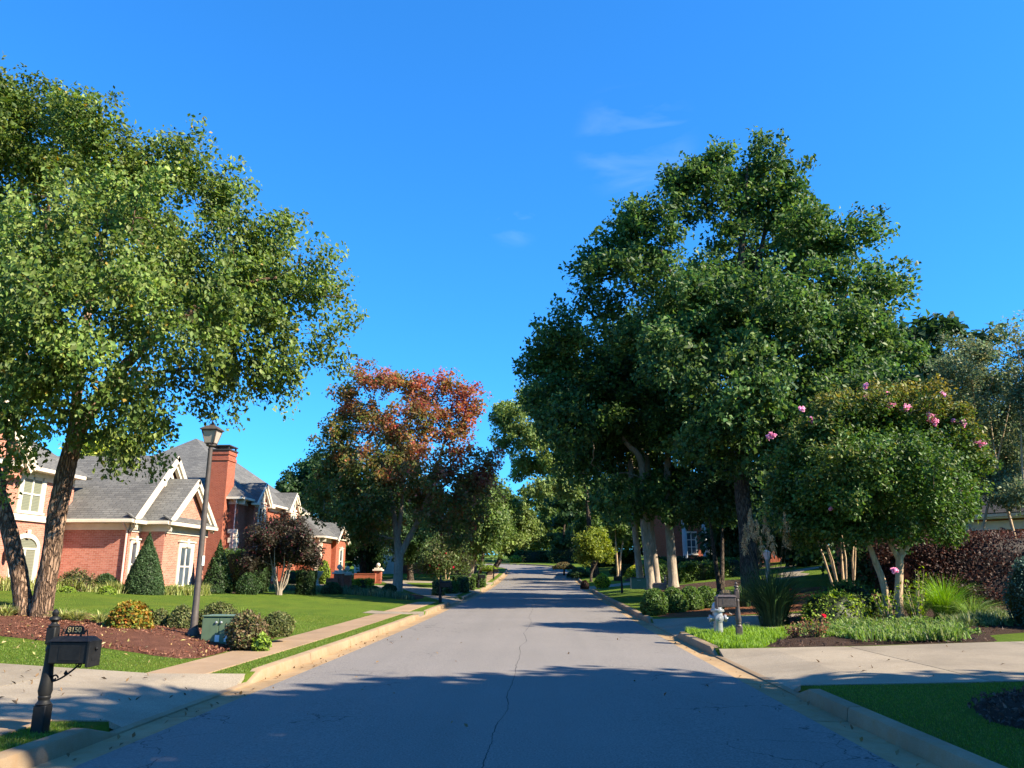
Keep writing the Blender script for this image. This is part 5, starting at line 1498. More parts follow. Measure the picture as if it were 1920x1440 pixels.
S_GREEN = pal((.060, .105, .024), (.080, .125, .030), (.045, .085, .020), jit=.2)
S_OLIVE = pal((.105, .120, .040), (.075, .095, .030), (.14, .13, .055), (.055, .078, .024), jit=.22)
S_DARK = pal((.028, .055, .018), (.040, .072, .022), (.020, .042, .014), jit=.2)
S_HOLLY = pal((.035, .065, .026), (.050, .085, .032), (.028, .052, .022), jit=.2)
S_NANDINA = pal((.085, .130, .020), (.20, .12, .015), (.24, .075, .015), (.10, .15, .025), (.17, .13, .02), jit=.2)
S_RUST = pal((.12, .085, .04), (.085, .095, .032), (.06, .082, .028), (.15, .10, .055), (.09, .06, .035), jit=.25)
S_YEL = pal((.23, .26, .025), (.18, .225, .022), (.29, .29, .04), jit=.15)
S_LIME = pal((.135, .20, .025), (.105, .165, .022), (.17, .225, .035), jit=.18)
S_PURPLE = pal((.032, .016, .013), (.048, .022, .017), (.022, .013, .012), (.066, .033, .023), jit=.25)
S_TEAL = pal((.030, .062, .048), (.042, .078, .058), jit=.2)
S_LIRI = pal((.17, .20, .045), (.24, .25, .085), (.11, .155, .03), (.30, .29, .13), jit=.2)

# left bed round the lamp post
shrub_px('nandina_bush', 'orange tinted nandina bush left of the lamp post', 238, 1196, 1130, 42, 16.6, 5200, .075, S_NANDINA, seed=1, lump=.09, mat='leaf_gloss')
shrub_px('round_shrub', 'small olive round shrub between the nandina and the lamp post', 297, 1184, 1142, 19, 17.4, 2200, .05, S_OLIVE, seed=2)
shrub_px('round_shrub', 'olive clipped shrub directly left of the lamp post', 338, 1186, 1136, 24, 17.3, 2800, .05, S_OLIVE, seed=3)
shrub_px('round_shrub', 'widest olive shrub behind the green utility cabinet', 407, 1186, 1131, 38, 17.9, 4200, .05, S_OLIVE, seed=4, ryk=.8)
shrub_px('round_shrub', 'olive round shrub nearest the sidewalk in the lamp post bed', 520, 1190, 1147, 28, 17.4, 3000, .05, S_OLIVE, seed=5)
shrub_px('reddish_shrub', 'rusty red and green shrub in front of the utility cabinet', 461, 1212, 1150, 34, 15.7, 3400, .065, S_RUST, seed=6, lump=.10, fuzz=.14)
b_ = aty(492, 1214, 15.5); shrub('leafy_plant', 'bright broad leaved sprout at the foot of the rusty shrub', b_.x, 15.45, .17, .15, .34, 260, .10, S_LIME, seed=7, cat='plant', fuzz=.2, inner=(.05, .09, .02))
b_ = aty(458, 1168, 18.6); grass_clump('leafy_clump', 'upright yellow green clump behind the utility cabinet', b_.x, 18.6, .62, .42, 260, S_LIME, 8, lean=.6, wid=.018)
for k, (px, py, lab) in enumerate(((143, 1172, 'yellow striped grass tuft beside the birch trunk'), (186, 1176, 'yellow striped grass tuft left of the nandina'), (8, 1172, 'yellow grass tuft left of the birch at the frame edge'), (118, 1168, 'small yellow tuft touching the birch foot'))):
    p = aty(px, py, 17.0); grass_clump('grass_tuft', lab, p.x, 17.0, .34, .36, 190, S_LIRI, 10 + k, wid=.012, group='yellow tufts in the birch bed')

# in front of the near house
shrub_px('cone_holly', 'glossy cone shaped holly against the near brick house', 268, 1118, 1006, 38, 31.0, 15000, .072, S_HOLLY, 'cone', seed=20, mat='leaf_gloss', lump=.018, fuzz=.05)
shrub_px('foundation_shrub', 'rusty feathery shrub under the big brick wall', 138, 1116, 1072, 38, 30.2, 3200, .10, S_RUST, 'mound', seed=21, fuzz=.2, lump=.12)
shrub_px('foundation_shrub', 'dark clipped shrub left of the cone holly', 194, 1116, 1077, 25, 31.0, 2600, .07, S_DARK, seed=22)
shrub_px('foundation_shrub', 'small lime shrub at the left of the rusty shrub', 123, 1120, 1099, 17, 28.6, 1500, .06, S_LIME, seed=23)
shrub_px('foundation_shrub', 'small lime shrub in front of the dark clipped shrub', 200, 1118, 1099, 15, 29.2, 1500, .06, S_LIME, seed=24)
shrub_px('foundation_shrub', 'low clipped hedge mound under the bay window', 320, 1118, 1098, 22, 33.2, 2000, .06, S_GREEN, seed=25)
shrub_px('foundation_shrub', 'low clipped hedge mound right of the bay window', 352, 1118, 1097, 22, 34.0, 2000, .06, S_GREEN, seed=26)
shrub_px('foundation_shrub', 'low dark hedge mound behind the lamp post', 392, 1116, 1098, 24, 35.0, 2000, .06, S_DARK, seed=27)
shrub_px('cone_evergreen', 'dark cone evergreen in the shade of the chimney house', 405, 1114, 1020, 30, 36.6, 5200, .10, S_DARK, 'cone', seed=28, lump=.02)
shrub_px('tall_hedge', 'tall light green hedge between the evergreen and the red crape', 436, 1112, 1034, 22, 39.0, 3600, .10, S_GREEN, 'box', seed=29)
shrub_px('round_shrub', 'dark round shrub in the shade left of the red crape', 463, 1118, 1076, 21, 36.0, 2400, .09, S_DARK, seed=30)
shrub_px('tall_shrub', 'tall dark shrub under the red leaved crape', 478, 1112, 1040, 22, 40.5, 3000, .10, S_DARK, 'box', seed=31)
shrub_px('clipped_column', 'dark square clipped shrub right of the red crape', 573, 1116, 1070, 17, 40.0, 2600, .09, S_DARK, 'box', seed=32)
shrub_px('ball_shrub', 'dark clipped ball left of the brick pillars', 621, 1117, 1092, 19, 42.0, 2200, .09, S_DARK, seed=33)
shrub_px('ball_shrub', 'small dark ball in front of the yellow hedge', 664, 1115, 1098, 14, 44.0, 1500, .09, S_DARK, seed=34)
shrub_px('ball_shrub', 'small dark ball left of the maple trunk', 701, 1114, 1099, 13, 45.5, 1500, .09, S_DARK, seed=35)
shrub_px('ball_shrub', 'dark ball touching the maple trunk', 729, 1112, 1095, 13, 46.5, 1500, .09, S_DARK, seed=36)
shrub_px('yellow_hedge', 'yellow clipped hedge beside the brick pillar', 653, 1108, 1086, 13, 54.0, 1500, .10, S_YEL, 'box', seed=37)
shrub_px('yellow_hedge', 'larger yellow clipped hedge left of the maple', 683, 1108, 1085, 16, 54.5, 1800, .10, S_YEL, 'box', seed=38)
shrub_px('clipped_column', 'light green rounded column by the end wing quoins', 606, 1094, 1053, 12, 58, 1800, .12, S_LIME, seed=39)
shrub_px('house_hedge', 'light green hedge by the entrance of the chimney house', 553, 1094, 1070, 18, 54, 1600, .11, S_LIME, 'box', seed=40)
# along the left sidewalk further on
hd = [(822, 1111, 1083, 11, 45.5, S_OLIVE, 'first clipped box hedge behind the sidewalk'), (846, 1108, 1084, 12, 48.5, S_GREEN, 'second clipped box hedge behind the sidewalk'), (868, 1106, 1078, 10, 50.0, S_OLIVE, 'third clipped box hedge beside the sidewalk'),
      (862, 1093, 1068, 12, 57.0, S_DARK, 'dark rounded hedge behind the third box hedge'), (897, 1091, 1066, 14, 60.0, S_GREEN, 'large green box hedge beside the second left mailbox'), (884, 1096, 1074, 7, 56.0, S_GREEN, 'narrow green hedge between box hedges'),
      (838, 1092, 1074, 9, 56, S_OLIVE, 'olive tuft of hedge above the first box hedge')]
for k, (px, b, t, r, yy, cf, lab) in enumerate(hd): shrub_px('box_hedge', lab, px, b, t, r, yy, 1700, .11, cf, 'box', seed=50 + k, z=gz(aty(px, b, yy).x, yy) - .05)
shrub_px('round_shrub', 'lime bush at the foot of the far left trees', 917, 1070, 1060, 14, 78, 1200, .15, S_LIME, seed=58)
shrub_px('round_shrub', 'bright lime bush on the far lawn beyond the bend', 966, 1040, 1027, 12, 120, 900, .22, S_LIME, seed=59, z=gz(aty(966, 1040, 120).x, 120))
shrub_px('dark_hedge', 'long dark hedge at the end of the street', 1000, 1052, 1030, 32, 124, 2600, .26, S_DARK, 'box', .4, seed=60, z=gz(aty(1000, 1052, 124).x, 124) - .1)
shrub_px('dark_hedge', 'dark hedge under the trees right of the street end', 1075, 1050, 1018, 42, 118, 2600, .28, S_DARK, 'box', .3, seed=61, z=gz(aty(1075, 1052, 118).x, 118) - .2)
shrub_px('dark_hedge', 'long dark hedge on the right slope behind the yellow maple', 1150, 1044, 1012, 44, 100, 2600, .26, S_DARK, 'box', .3, seed=62, z=gz(aty(1150, 1052, 100).x, 100) - .2)
shrub_px('dark_hedge', 'dark hedge under the columned house', 1290, 1058, 1030, 60, 72, 3000, .2, S_DARK, 'box', .2, seed=63, z=gz(aty(1290, 1052, 72).x, 72) - .2)
# right side
for k, (px, r, yy, lab) in enumerate(((1228, 26, 27.8, 'leftmost lump of the clipped boxwood hedge'), (1264, 25, 28.3, 'second lump of the clipped boxwood hedge from the left'), (1296, 24, 28.8, 'third lump of the clipped boxwood hedge from the left'), (1324, 22, 29.3, 'rightmost lump of the clipped boxwood hedge behind the hydrant'))):
    shrub_px('boxwood_shrub', lab, px, 1158 - k * 2, 1110, r, yy, 4200, .075, S_GREEN, seed=70 + k, lump=.05, z=gz(aty(px, 1158, yy).x, yy) - .05)
p = aty(1396, 1146, 29.0); grass_clump('fern_palm', 'dark spiky palm like bush at the foot of the oak', p.x, 29.0, .95, .75, 190, S_DARK, 75, wid=.03, lean=.7, cat='plant')
for k, (px, r, yy, lab) in enumerate(((1255, 30, 52.0, 'left part of the sunlit azalea hedge behind the pale trunks'), (1312, 34, 52.5, 'middle part of the sunlit azalea hedge'), (1375, 34, 53.0, 'right part of the azalea hedge beside the oak'))):
    shrub_px('azalea_hedge', lab, px, 1086, 1051, r, yy, 3400, .14, S_GREEN, 'box', 1.0, seed=80 + k, lump=.09, fuzz=.12, z=gz(aty(px, 1086, yy).x, yy) - .1)
shrub_px('mound_shrub', 'yellow green mound left of the pale trunks', 1192, 1048, 1028, 20, 70, 1600, .16, S_YEL, 'mound', seed=84, z=gz(aty(1192, 1048, 70).x, 70))
shrub_px('mound_shrub', 'yellow orange mound seen between the pale trunks', 1238, 1046, 1022, 24, 70, 1600, .16, pal((.24, .20, .025), (.18, .2, .025), (.3, .19, .03)), 'mound', seed=85, z=gz(aty(1238, 1046, 70).x, 70))
shrub_px('bright_bush', 'bright yellow bush behind the black mailbox on the right', 1129, 1085, 1060, 13, 57, 1500, .13, S_YEL, seed=86, z=gz(aty(1129, 1085, 57).x, 57), lump=.12)
shrub_px('small_shrub', 'small dark red shrub left of the bright yellow bush', 1096, 1086, 1068, 8, 60, 700, .12, S_PURPLE, seed=87, z=gz(aty(1096, 1085, 60).x, 60))
shrub_px('mound_shrub', 'dark mound on the slope under the yellow maple', 1085, 1066, 1050, 22, 80, 1500, .18, S_DARK, 'mound', seed=88, z=gz(aty(1085, 1066, 80).x, 80))
shrub_px('mound_shrub', 'dark mound right of the yellow maple', 1170, 1060, 1042, 26, 78, 1500, .18, S_DARK, 'mound', seed=89, z=gz(aty(1170, 1060, 78).x, 78))
simple_tree('yellow green feathery maple on the right slope', ground_pt(1108, 70), pl([(1100, 1020, 20), (1125, 1010, 18), (1110, 1040, 22), (1135, 1035, 16), (1090, 1045, 14), (1115, 1000, 12)], 70, .5), 120, pal((.13, .165, .026), (.085, .125, .022), (.18, .20, .032), jit=.2), 90, 7, 16, .2, 'bark', .12, spread=.35, leafspread=.2)
tp = aty(1057, 1058, 88); tz_ = gz(tp.x, 88)
t0 = thing('topiary', (tp.x, 88, tz_), 'mushroom shaped topiary on the right at the end of the road', 'topiary')
mb = MB(); mb.tube([(tp.x, 88, tz_ - .1), (tp.x + .05, 88, tz_ + .9)], [.12, .09], 8); mb.build('stem', 'bark', t0, smooth=True)
o = shrub('cap', 'x', tp.x, 88, 1.25, 1.25, .75, 1500, .16, S_RUST, 'mound', seed=121, z=tz_ + .75)
o.parent = t0; o.location = (0, 0, .75); del o['label']; del o['category']
# purple hedge, teal shrub and the planting under the crape myrtle
lor = aty(1815, 1195, 25.6)
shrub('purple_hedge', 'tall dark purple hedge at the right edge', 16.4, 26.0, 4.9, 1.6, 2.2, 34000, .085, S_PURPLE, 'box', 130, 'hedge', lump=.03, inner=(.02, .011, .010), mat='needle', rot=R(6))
p = aty(1935, 1180, 18.8); shrub('teal_shrub', 'dark blue green shrub cut by the right frame edge', p.x + .1, 18.8, .55, .55, 1.55, 3000, .06, S_TEAL, 'ball', 131)
p = aty(1560, 1170, 21.4); shrub('spreading_shrub', 'spreading green shrub left of the crape myrtle trunk', p.x, 21.2, .95, .7, .80, 3600, .07, S_LIME, 'mound', 132, fuzz=.2, lump=.1)
p = aty(1610, 1172, 21.9); shrub('spreading_shrub', 'dark green shrub behind the spreading shrub', p.x, 22.6, .9, .7, 1.0, 3000, .08, S_GREEN, 'ball', 133, fuzz=.15, lump=.1)
p = aty(1478, 1185, 20.4); grass_clump('pampas_grass', 'tall pampas grass with tan plumes behind the mailbox', p.x, 21.6, 2.0, 1.25, 900, pal((.028, .058, .022), (.045, .08, .03), (.022, .045, .018)), 134, plumes=16, wid=.014)
p = aty(1768, 1190, 21.3); grass_clump('fountain_grass', 'bright green fountain grass in front of the purple hedge', p.x, 21.0, 1.35, .95, 620, pal((.105, .20, .022), (.14, .24, .03), (.07, .15, .018)), 135, wid=.008)
p = aty(1835, 1195, 20.4); grass_clump('fountain_grass', 'lower fountain grass right of the bright one', p.x, 20.6, .75, .95, 420, pal((.10, .17, .04), (.15, .2, .06), (.07, .12, .03)), 136, wid=.008)
p = aty(1720, 1180, 21.2); grass_clump('fountain_grass', 'shaded grass clump touching the crape myrtle trunk', p.x + .3, 21.8, .8, .7, 300, S_GREEN, 137, wid=.009)
for k, (px, yy, h, lab) in enumerate(((1722, 20.6, 1.2, 'leafy shoots right of the crape myrtle trunk'), (1665, 20.9, .9, 'leafy shoots left of the crape myrtle trunk'))):
    p = aty(px, 1170, yy); t0 = thing('leafy_shoots', (p.x, yy, gz(p.x, yy)), lab, 'plant'); rs = np.random.RandomState(140 + k); st = MB(); PP = []
    for j in range(9):
        a = rs.rand() * 6.28; tip = Vector((p.x + math.cos(a) * .28, yy + math.sin(a) * .25, gz(p.x, yy) + h * rs.uniform(.6, 1.1))); b0 = Vector((p.x + math.cos(a) * .06, yy, gz(p.x, yy) - .03))
        st.tube([b0, (b0 + tip) / 2 + Vector((0, 0, .05)), tip], [.009, .007, .004], 4)
        for q in np.linspace(.25, 1, 16): PP.append(np.array(b0 * (1 - q) + tip * q) + rs.randn(3) * .05)
    st.build('stem', 'bark_tan', t0); PP = np.array(PP); V, T, C = leaf_cloud(PP - np.array(WL[t0]), unit(rs.randn(len(PP), 3)), .10, rs, S_LIME, .4, .1, .6); link('leaves', mesh_tris('leaves', V, T, C), 'leaf', t0)
for k, (px, py, yy, r, lab) in enumerate(((1533, 1205, 17.5, .38, 'twiggy rose bush with one red flower'), (1492, 1202, 17.7, .26, 'small twiggy rose bush beside the mailbox lawn'))):
    p = aty(px, py, yy); zz = gz(p.x, yy); t0 = thing('rose_bush', (p.x, yy, zz), lab, 'shrub'); rs = np.random.RandomState(150 + k); st = MB(); PP = []
    for j in range(22):
        a = rs.rand() * 6.28; e = rs.uniform(.4, 1) * r; tip = Vector((p.x + math.cos(a) * e, yy + math.sin(a) * e, zz + r * rs.uniform(.7, 1.35))); b0 = Vector((p.x, yy, zz - .02))
        st.tube([b0, (b0 + tip) / 2 + Vector((0, 0, .04)), tip], [.006, .005, .003], 4)
        for q in np.linspace(.4, 1, 12): PP.append(np.array(b0 * (1 - q) + tip * q) + rs.randn(3) * .035)
    st.build('stem', 'bark', t0); PP = np.array(PP); V, T, C = leaf_cloud(PP - np.array(WL[t0]), unit(rs.randn(len(PP), 3)), .055, rs, pal((.17, .10, .05), (.12, .12, .04), (.2, .08, .06)), .4, .1, .6); link('leaves', mesh_tris('leaves', V, T, C), 'leaf', t0)
    if k == 0: blossom(t0, (p.x + .12, yy - .15, zz + r * 1.25), .045, (.62, .03, .05), rs, 60, 'flower')
mb_l = S_LIRI
shrub('shade_hedge', 'unseen tall hedge added to shade the near lawn, beyond the frame', 11.2, 4.6, .9, 5.2, 3.0, 9000, .16, S_DARK, 'box', 160, 'hedge')  # not in view: added so its shadow covers the near lawn
# uncountable ground covers
ground_cover('border_grass', 'yellow striped liriope border along the near house lawn', [(-19.6, 25.5), (-18.2, 25.2), (-17.6, 29.6), (-15.6, 30.2), (-13.2, 32.6), (-13.9, 33.6), (-16.2, 31.4), (-18.4, 30.6)], 10000, .42, .018, S_LIRI, 1, 1.1)
ground_cover('border_grass', 'shaded grey green liriope band in front of the maple', [(-5.9, 39.6), (-8.5, 43.2), (-13, 46.2), (-17.6, 46.6), (-17.6, 44.9), (-13.5, 44.4), (-9.2, 41.4), (-6.2, 38.6)], 9000, .36, .014, pal((.06, .10, .05), (.085, .125, .065), (.045, .075, .035)), 2, 1.0)
ground_cover('ground_cover', 'bushy green ground cover at the foot of the crape myrtle', [(7.0, 16.5), (9.0, 16.4), (9.4, 17.4), (9.9, 19.8), (8.2, 20.6), (7.0, 19.4), (6.5, 18.0)], 6500, .205, .014, pal((.09, .16, .03), (.13, .2, .045), (.06, .11, .02), (.16, .18, .08)), 3, 1.1, zoff=.06)
ground_cover('ground_cover', 'pale variegated ground cover before the purple hedge', [(9.8, 18.6), (12.5, 19.2), (12.8, 20.6), (10.6, 21.0)], 4200, .28, .012, pal((.10, .14, .05), (.19, .2, .11), (.07, .11, .03)), 4, 1.1, zoff=.06)
ground_cover('tall_grass', 'long sunlit grass round the hydrant', [(4.06, 16.4), (4.9, 16.45), (5.7, 17.9), (6.9, 20.2), (7.0, 20.6), (4.06, 20.6)], 12000, .13, .006, pal((.13, .22, .025), (.17, .27, .035), (.09, .16, .02)), 5, .9)
# broad-leaved low plants mixed into the ground cover
def low_plants(name, label, poly, k, r, size, colf, seed, n=90):
    rs = np.random.RandomState(seed); P = np.array(poly, float); lo, hi = P.min(0), P.max(0)
    q = rs.rand(k * 4, 2) * (hi - lo) + lo; q = q[in_poly(q[:, 0], q[:, 1], P)][:k]; L = []
    for x, y in q:
        R_ = r * rs.uniform(.6, 1.3); b = ball(rs, n) * np.array([R_, R_, R_ * .8]); b[:, 2] = np.abs(b[:, 2]); L.append(b + np.array([x, y, gz(x, y)]))
    L = np.concatenate(L); V, T, C = leaf_cloud(L, unit(rs.randn(len(L), 3) + np.array([0, 0, .6])), size, rs, colf, .7, 0, .55)
    return tag(link(name, mesh_tris(name, V, T, C), 'leaf'), label, kind='stuff')
low_plants('low_plants', 'leafy low plants mixed under the pink crape myrtle', [(6.4, 16.6), (9.4, 16.5), (10.2, 20.2), (7.4, 21.0), (6.2, 18.6)], 46, .24, .075, pal((.075, .14, .025), (.11, .18, .04), (.05, .10, .02), (.15, .17, .07)), 71)
low_plants('low_plants', 'low leafy plants before the purple hedge', [(9.6, 18.4), (13.5, 19.4), (14, 21.6), (10.6, 21.4)], 22, .22, .07, pal((.06, .10, .03), (.12, .15, .06), (.04, .08, .02)), 72)
LG = pal((.050, .105, .010), (.075, .135, .014), (.100, .155, .020), (.13, .14, .035), jit=.18)
ground_cover('grass_blades', 'short blades of the near right lawn', [(4.055, 3), (4.055, 11.15), (9.5, 11.15), (9.5, 9.6), (7.7, 10.5), (5.9, 10.2), (4.95, 9.0), (5.1, 7.7), (6.5, 7.0), (6.5, 3)], 42000, .026, .005, LG, 6, .8, zoff=-.004)
ground_cover('grass_blades', 'short blades of the left verge beside the near mailbox', [(-4.545, 3), (-4.055, 3), (-4.055, 8.05), (-4.3, 8.25), (-4.545, 8.0)], 9000, .040, .0035, LG, 7, .8, zoff=-.004)
ground_cover('grass_blades', 'short blades of the left verge between kerb and sidewalk', [(-4.545, 12.2), (-4.055, 12.2), (-4.055, 28.2), (-4.545, 28.2)], 16000, .032, .005, LG, 8, .8, zoff=-.004)
ground_cover('grass_blades', 'short blades of the left lawn beside the near driveway', [(-5.52, 12.1), (-16, 12.45), (-15, 15.4), (-9.9, 14.8), (-7.2, 14.1), (-5.55, 13.8)], 32000, .028, .006, LG, 9, .8, zoff=-.004)
ground_cover('grass_blades', 'short blades of the left lawn behind the lamp post', [(-5.52, 18.8), (-7.6, 19.4), (-12, 20.6), (-12, 24), (-5.52, 27)], 18000, .03, .008, LG, 10, .8, zoff=-.004)
# loose mulch chips and fallen leaves
def chips(name, label, beds, n, cols, seed, mat='needle', size=.05, z=.018, flat=.5):
    rs = np.random.RandomState(seed); Ps = []
    for poly, k in beds:
        P = np.array(poly); lo, hi = P.min(0), P.max(0); q = rs.rand(k * 3, 2) * (hi - lo) + lo; q = q[in_poly(q[:, 0], q[:, 1], P)][:k]
        zz = np.array([gz(a, b) for a, b in q]) + z; Ps.append(np.column_stack([q, zz]))
    P = np.concatenate(Ps); V, T, C = leaf_cloud(P, rs.randn(len(P), 3), size, rs, pal(*cols, jit=.25), 1.6, 0, .38)
    return tag(link(name, mesh_tris(name, V, T, C), mat), label, kind='stuff')
b0, b1, b2 = BEDS[0][0], BEDS[1][0], BEDS[2][0]
chips('mulch_chips', 'loose red brown bark chips in the birch bed', [(b0, 9000)], 0, ((.16, .065, .04), (.10, .04, .026), (.22, .11, .075)), 1, size=.075, z=.024)
chips('mulch_chips', 'loose dark bark chips in the crape myrtle bed', [(b1, 6000), (b2, 2500)], 0, ((.06, .038, .028), (.035, .022, .017), (.10, .065, .05)), 2, size=.08, z=.03)
chips('fallen_leaves', 'pale fallen leaves on the birch bed and lawn', [(b0, 330), ([(-5.5, 12.2), (-12, 12.4), (-9, 14.8), (-5.6, 14)], 60)], 0, ((.42, .33, .17), (.36, .24, .10), (.30, .26, .10)), 3, size=.085, z=.05)
chips('fallen_leaves', 'brown leaves scattered on the near driveway and gutter', [([(-9, 8.5), (-4.1, 8.5), (-4.1, 11.8), (-9, 11.8)], 70), ([(4.3, 11.6), (10, 11.6), (10, 15.8), (4.3, 15.8)], 26)], 0, ((.10, .065, .035), (.16, .10, .05), (.06, .045, .03)), 4, size=.075, z=.03)
rs = np.random.RandomState(9); q = np.concatenate([np.column_stack([rs.uniform(-3.84, -3.5, 70), rs.uniform(6, 22, 70)]), np.column_stack([rs.uniform(3.55, 3.84, 40), rs.uniform(6, 22, 40)]), np.column_stack([rs.uniform(-3.3, 3.3, 26), rs.uniform(6.5, 24, 26)])])
P = np.column_stack([q, np.where(np.abs(q[:, 0]) > 3.48, .012, .052)])
V, T, C = leaf_cloud(P, rs.randn(len(P), 3), .06, rs, pal((.14, .08, .04), (.09, .06, .035), (.2, .13, .06)), 2.5, 0, .6)
tag(link('fallen_leaves', mesh_tris('fallen_leaves', V, T, C), 'needle'), 'brown leaves lying in the gutters and on the asphalt', kind='stuff')
# ================================================================== STREET FURNITURE
def mailbox(x, y, label, num=None, mat='black_metal', face=1, z=None, scale=1.0, flagged=False, yaw=0.0, detail=True):
    """cast post with finial; box reaches from the post towards the street (face=+1: street lies at +X)"""
    zz = gz(x, y) if z is None else z
    t = thing('mailbox', (x, y, zz), label, 'mailbox')
    f = face
    p = MB(); c = (x, y, zz - .06)
    p.box(x - .068, x + .068, y - .068, y + .068, zz - .06, zz + .27)
    p.lathe(c, [(.085, .33), (.062, .36), (.052, .38), (.066, .40), (.060, .42), (.072, .47), (.060, .58), (.050, .72), (.046, .86), (.052, .88), (.052, .90), (.046, .92), (.046, .96)], 14)
    p.box(x - .05, x + .05, y - .05, y + .05, zz + .88, zz + 1.06)
    p.build('post', mat, t, smooth=True, bevel=.012)
    fn = MB(); fn.lathe((x, y, zz + 1.055), [(.052, 0), (.058, .02), (.034, .04), (.030, .055), (.056, .085), (.050, .105), (.024, .12), (.034, .14), (.036, .16), (.022, .18), (.004, .195)], 14); fn.build('finial', mat, t, smooth=True)
    # box with a shallow hipped lid, along X
    bx0, bx1 = x + f * .045, x + f * .46; a, b = min(bx0, bx1), max(bx0, bx1)
    bd = MB(); bd.box(a, b, y - .105, y + .105, zz + .69, zz + .915)
    bd.build('box', mat, t, bevel=.012)
    ld = MB(); q = [(a - .01, y - .125, zz + .918), (b + .02, y - .125, zz + .918), (b + .02, y + .125, zz + .918), (a - .01, y + .125, zz + .918)]
    i = len(ld.v); ld.v += q + [(a + .02, y - .07, zz + .965), (b - .02, y - .07, zz + .965), (b - .02, y + .07, zz + .965), (a + .02, y + .07, zz + .965)]
    ld.f += [tuple(i + k for k in w) for w in ((0, 3, 2, 1), (4, 5, 6, 7), (0, 1, 5, 4), (1, 2, 6, 5), (2, 3, 7, 6), (3, 0, 4, 7))]
    ld.build('lid', mat, t, bevel=.006)
    if detail:
        dr = MB(); d0 = bx1 + f * .002; d1 = bx1 + f * .035; lo, hi = min(d0, d1), max(d0, d1)
        dr.box(lo, hi, y - .118, y + .118, zz + .655, zz + .925); dr = dr.build('door', mat, t, bevel=.008)
        kn = MB(); kn.lathe((d1, y, zz + .84), [(.014, 0), (.02, f * .015), (.012, f * .03)], 8, 'x'); kn.box(d1 - .004 if f < 0 else d1, d1 if f < 0 else d1 + .004, y - .05, y + .05, zz + .72, zz + .75); kn.build('handle', mat, dr)
        sc = MB()                                                # scroll bracket under the box
        sc.tube([(x + f * (.05 + .30 * u), y, zz + .50 + .19 * u ** 1.6) for u in np.linspace(0, 1, 10)], [.010] * 10, 6)
        for cx, cz, s_ in ((.085, .535, 1), (.335, .665, -1)):
            sc.tube([(x + f * (cx + .038 * (1 - k / 16) * math.cos(k * .5) * s_), y, zz + cz + .038 * (1 - k / 16) * math.sin(k * .5)) for k in range(14)], [.009] * 14, 6)
        sc.lathe((x + f * .20, y, zz + .585), [(.004, -.03), (.022, 0), (.004, .03)], 8); sc.build('scroll_bracket', mat, t)
        pn = MB(); pn.box(a + .11, b - .07, y - .109, y - .1055, zz + .725, zz + .875); pn.build('side_panel', mat, t, bevel=.004)
        fl = MB(); fl.box(a + .05, a + .19, y + .107, y + .117, zz + .84, zz + .865); fl.build('flag', mat, t)
    if num:
        pc = x + f * .24
        pl_ = MB(); w = .115; h0 = zz + .985
        pl_.prism([(pc - w, y, h0), (pc - w + .02, y, h0 + .07), (pc - w + .05, y, h0 + .09), (pc + w - .05, y, h0 + .09), (pc + w - .02, y, h0 + .07), (pc + w, y, h0)], (0, .012, 0))
        for s_ in (-1, 1):
            pl_.tube([(pc + s_ * (w + .035 * k / 5), y + .006, h0 + .02 + .035 * math.sin(k * .9)) for k in range(6)], [.007] * 6, 5)
            pl_.box(pc + s_ * .07 - .008, pc + s_ * .07 + .008, y, y + .012, zz + .955, h0 + .002)
        pl_ = pl_.build('number_plate', mat, t)
        me = text_mesh(num, .078, .003, 'gold'); n = link('numerals', me, None, pl_)
        n.rotation_euler = (R(90), 0, 0); n.location = (pc - x, -.005, h0 + .045 - zz)
        me2 = n
    t.scale = (scale, scale, scale)
    return t
mailbox(-4.31, 7.72, 'near black mailbox numbered 8150 on the left verge', '8150', 'black_metal', 1, z=.13, scale=.90)
m2 = mailbox(4.93, 18.5, 'brown mailbox numbered 8155 beside the hydrant', '8155', 'bronze_metal', -1)
p = atz(1238, 1142, .25); m3 = mailbox(5.25, 31.2, 'brown mailbox in front of the clipped boxwood hedge', None, 'bronze_metal', -1)
for px, yy, lab in ((832, 36.9, 'black mailbox on the left verge beyond the near lawn'), (915, 58.5, 'black mailbox beside the green box hedge'), (947, 76, 'farthest black mailbox on the left verge')):
    mailbox(-4.3, yy, lab, None, 'black_metal', 1)
mailbox(5.1, 47.0, 'black mailbox on the right lawn before the yellow bush', None, 'black_metal', -1, detail=False)

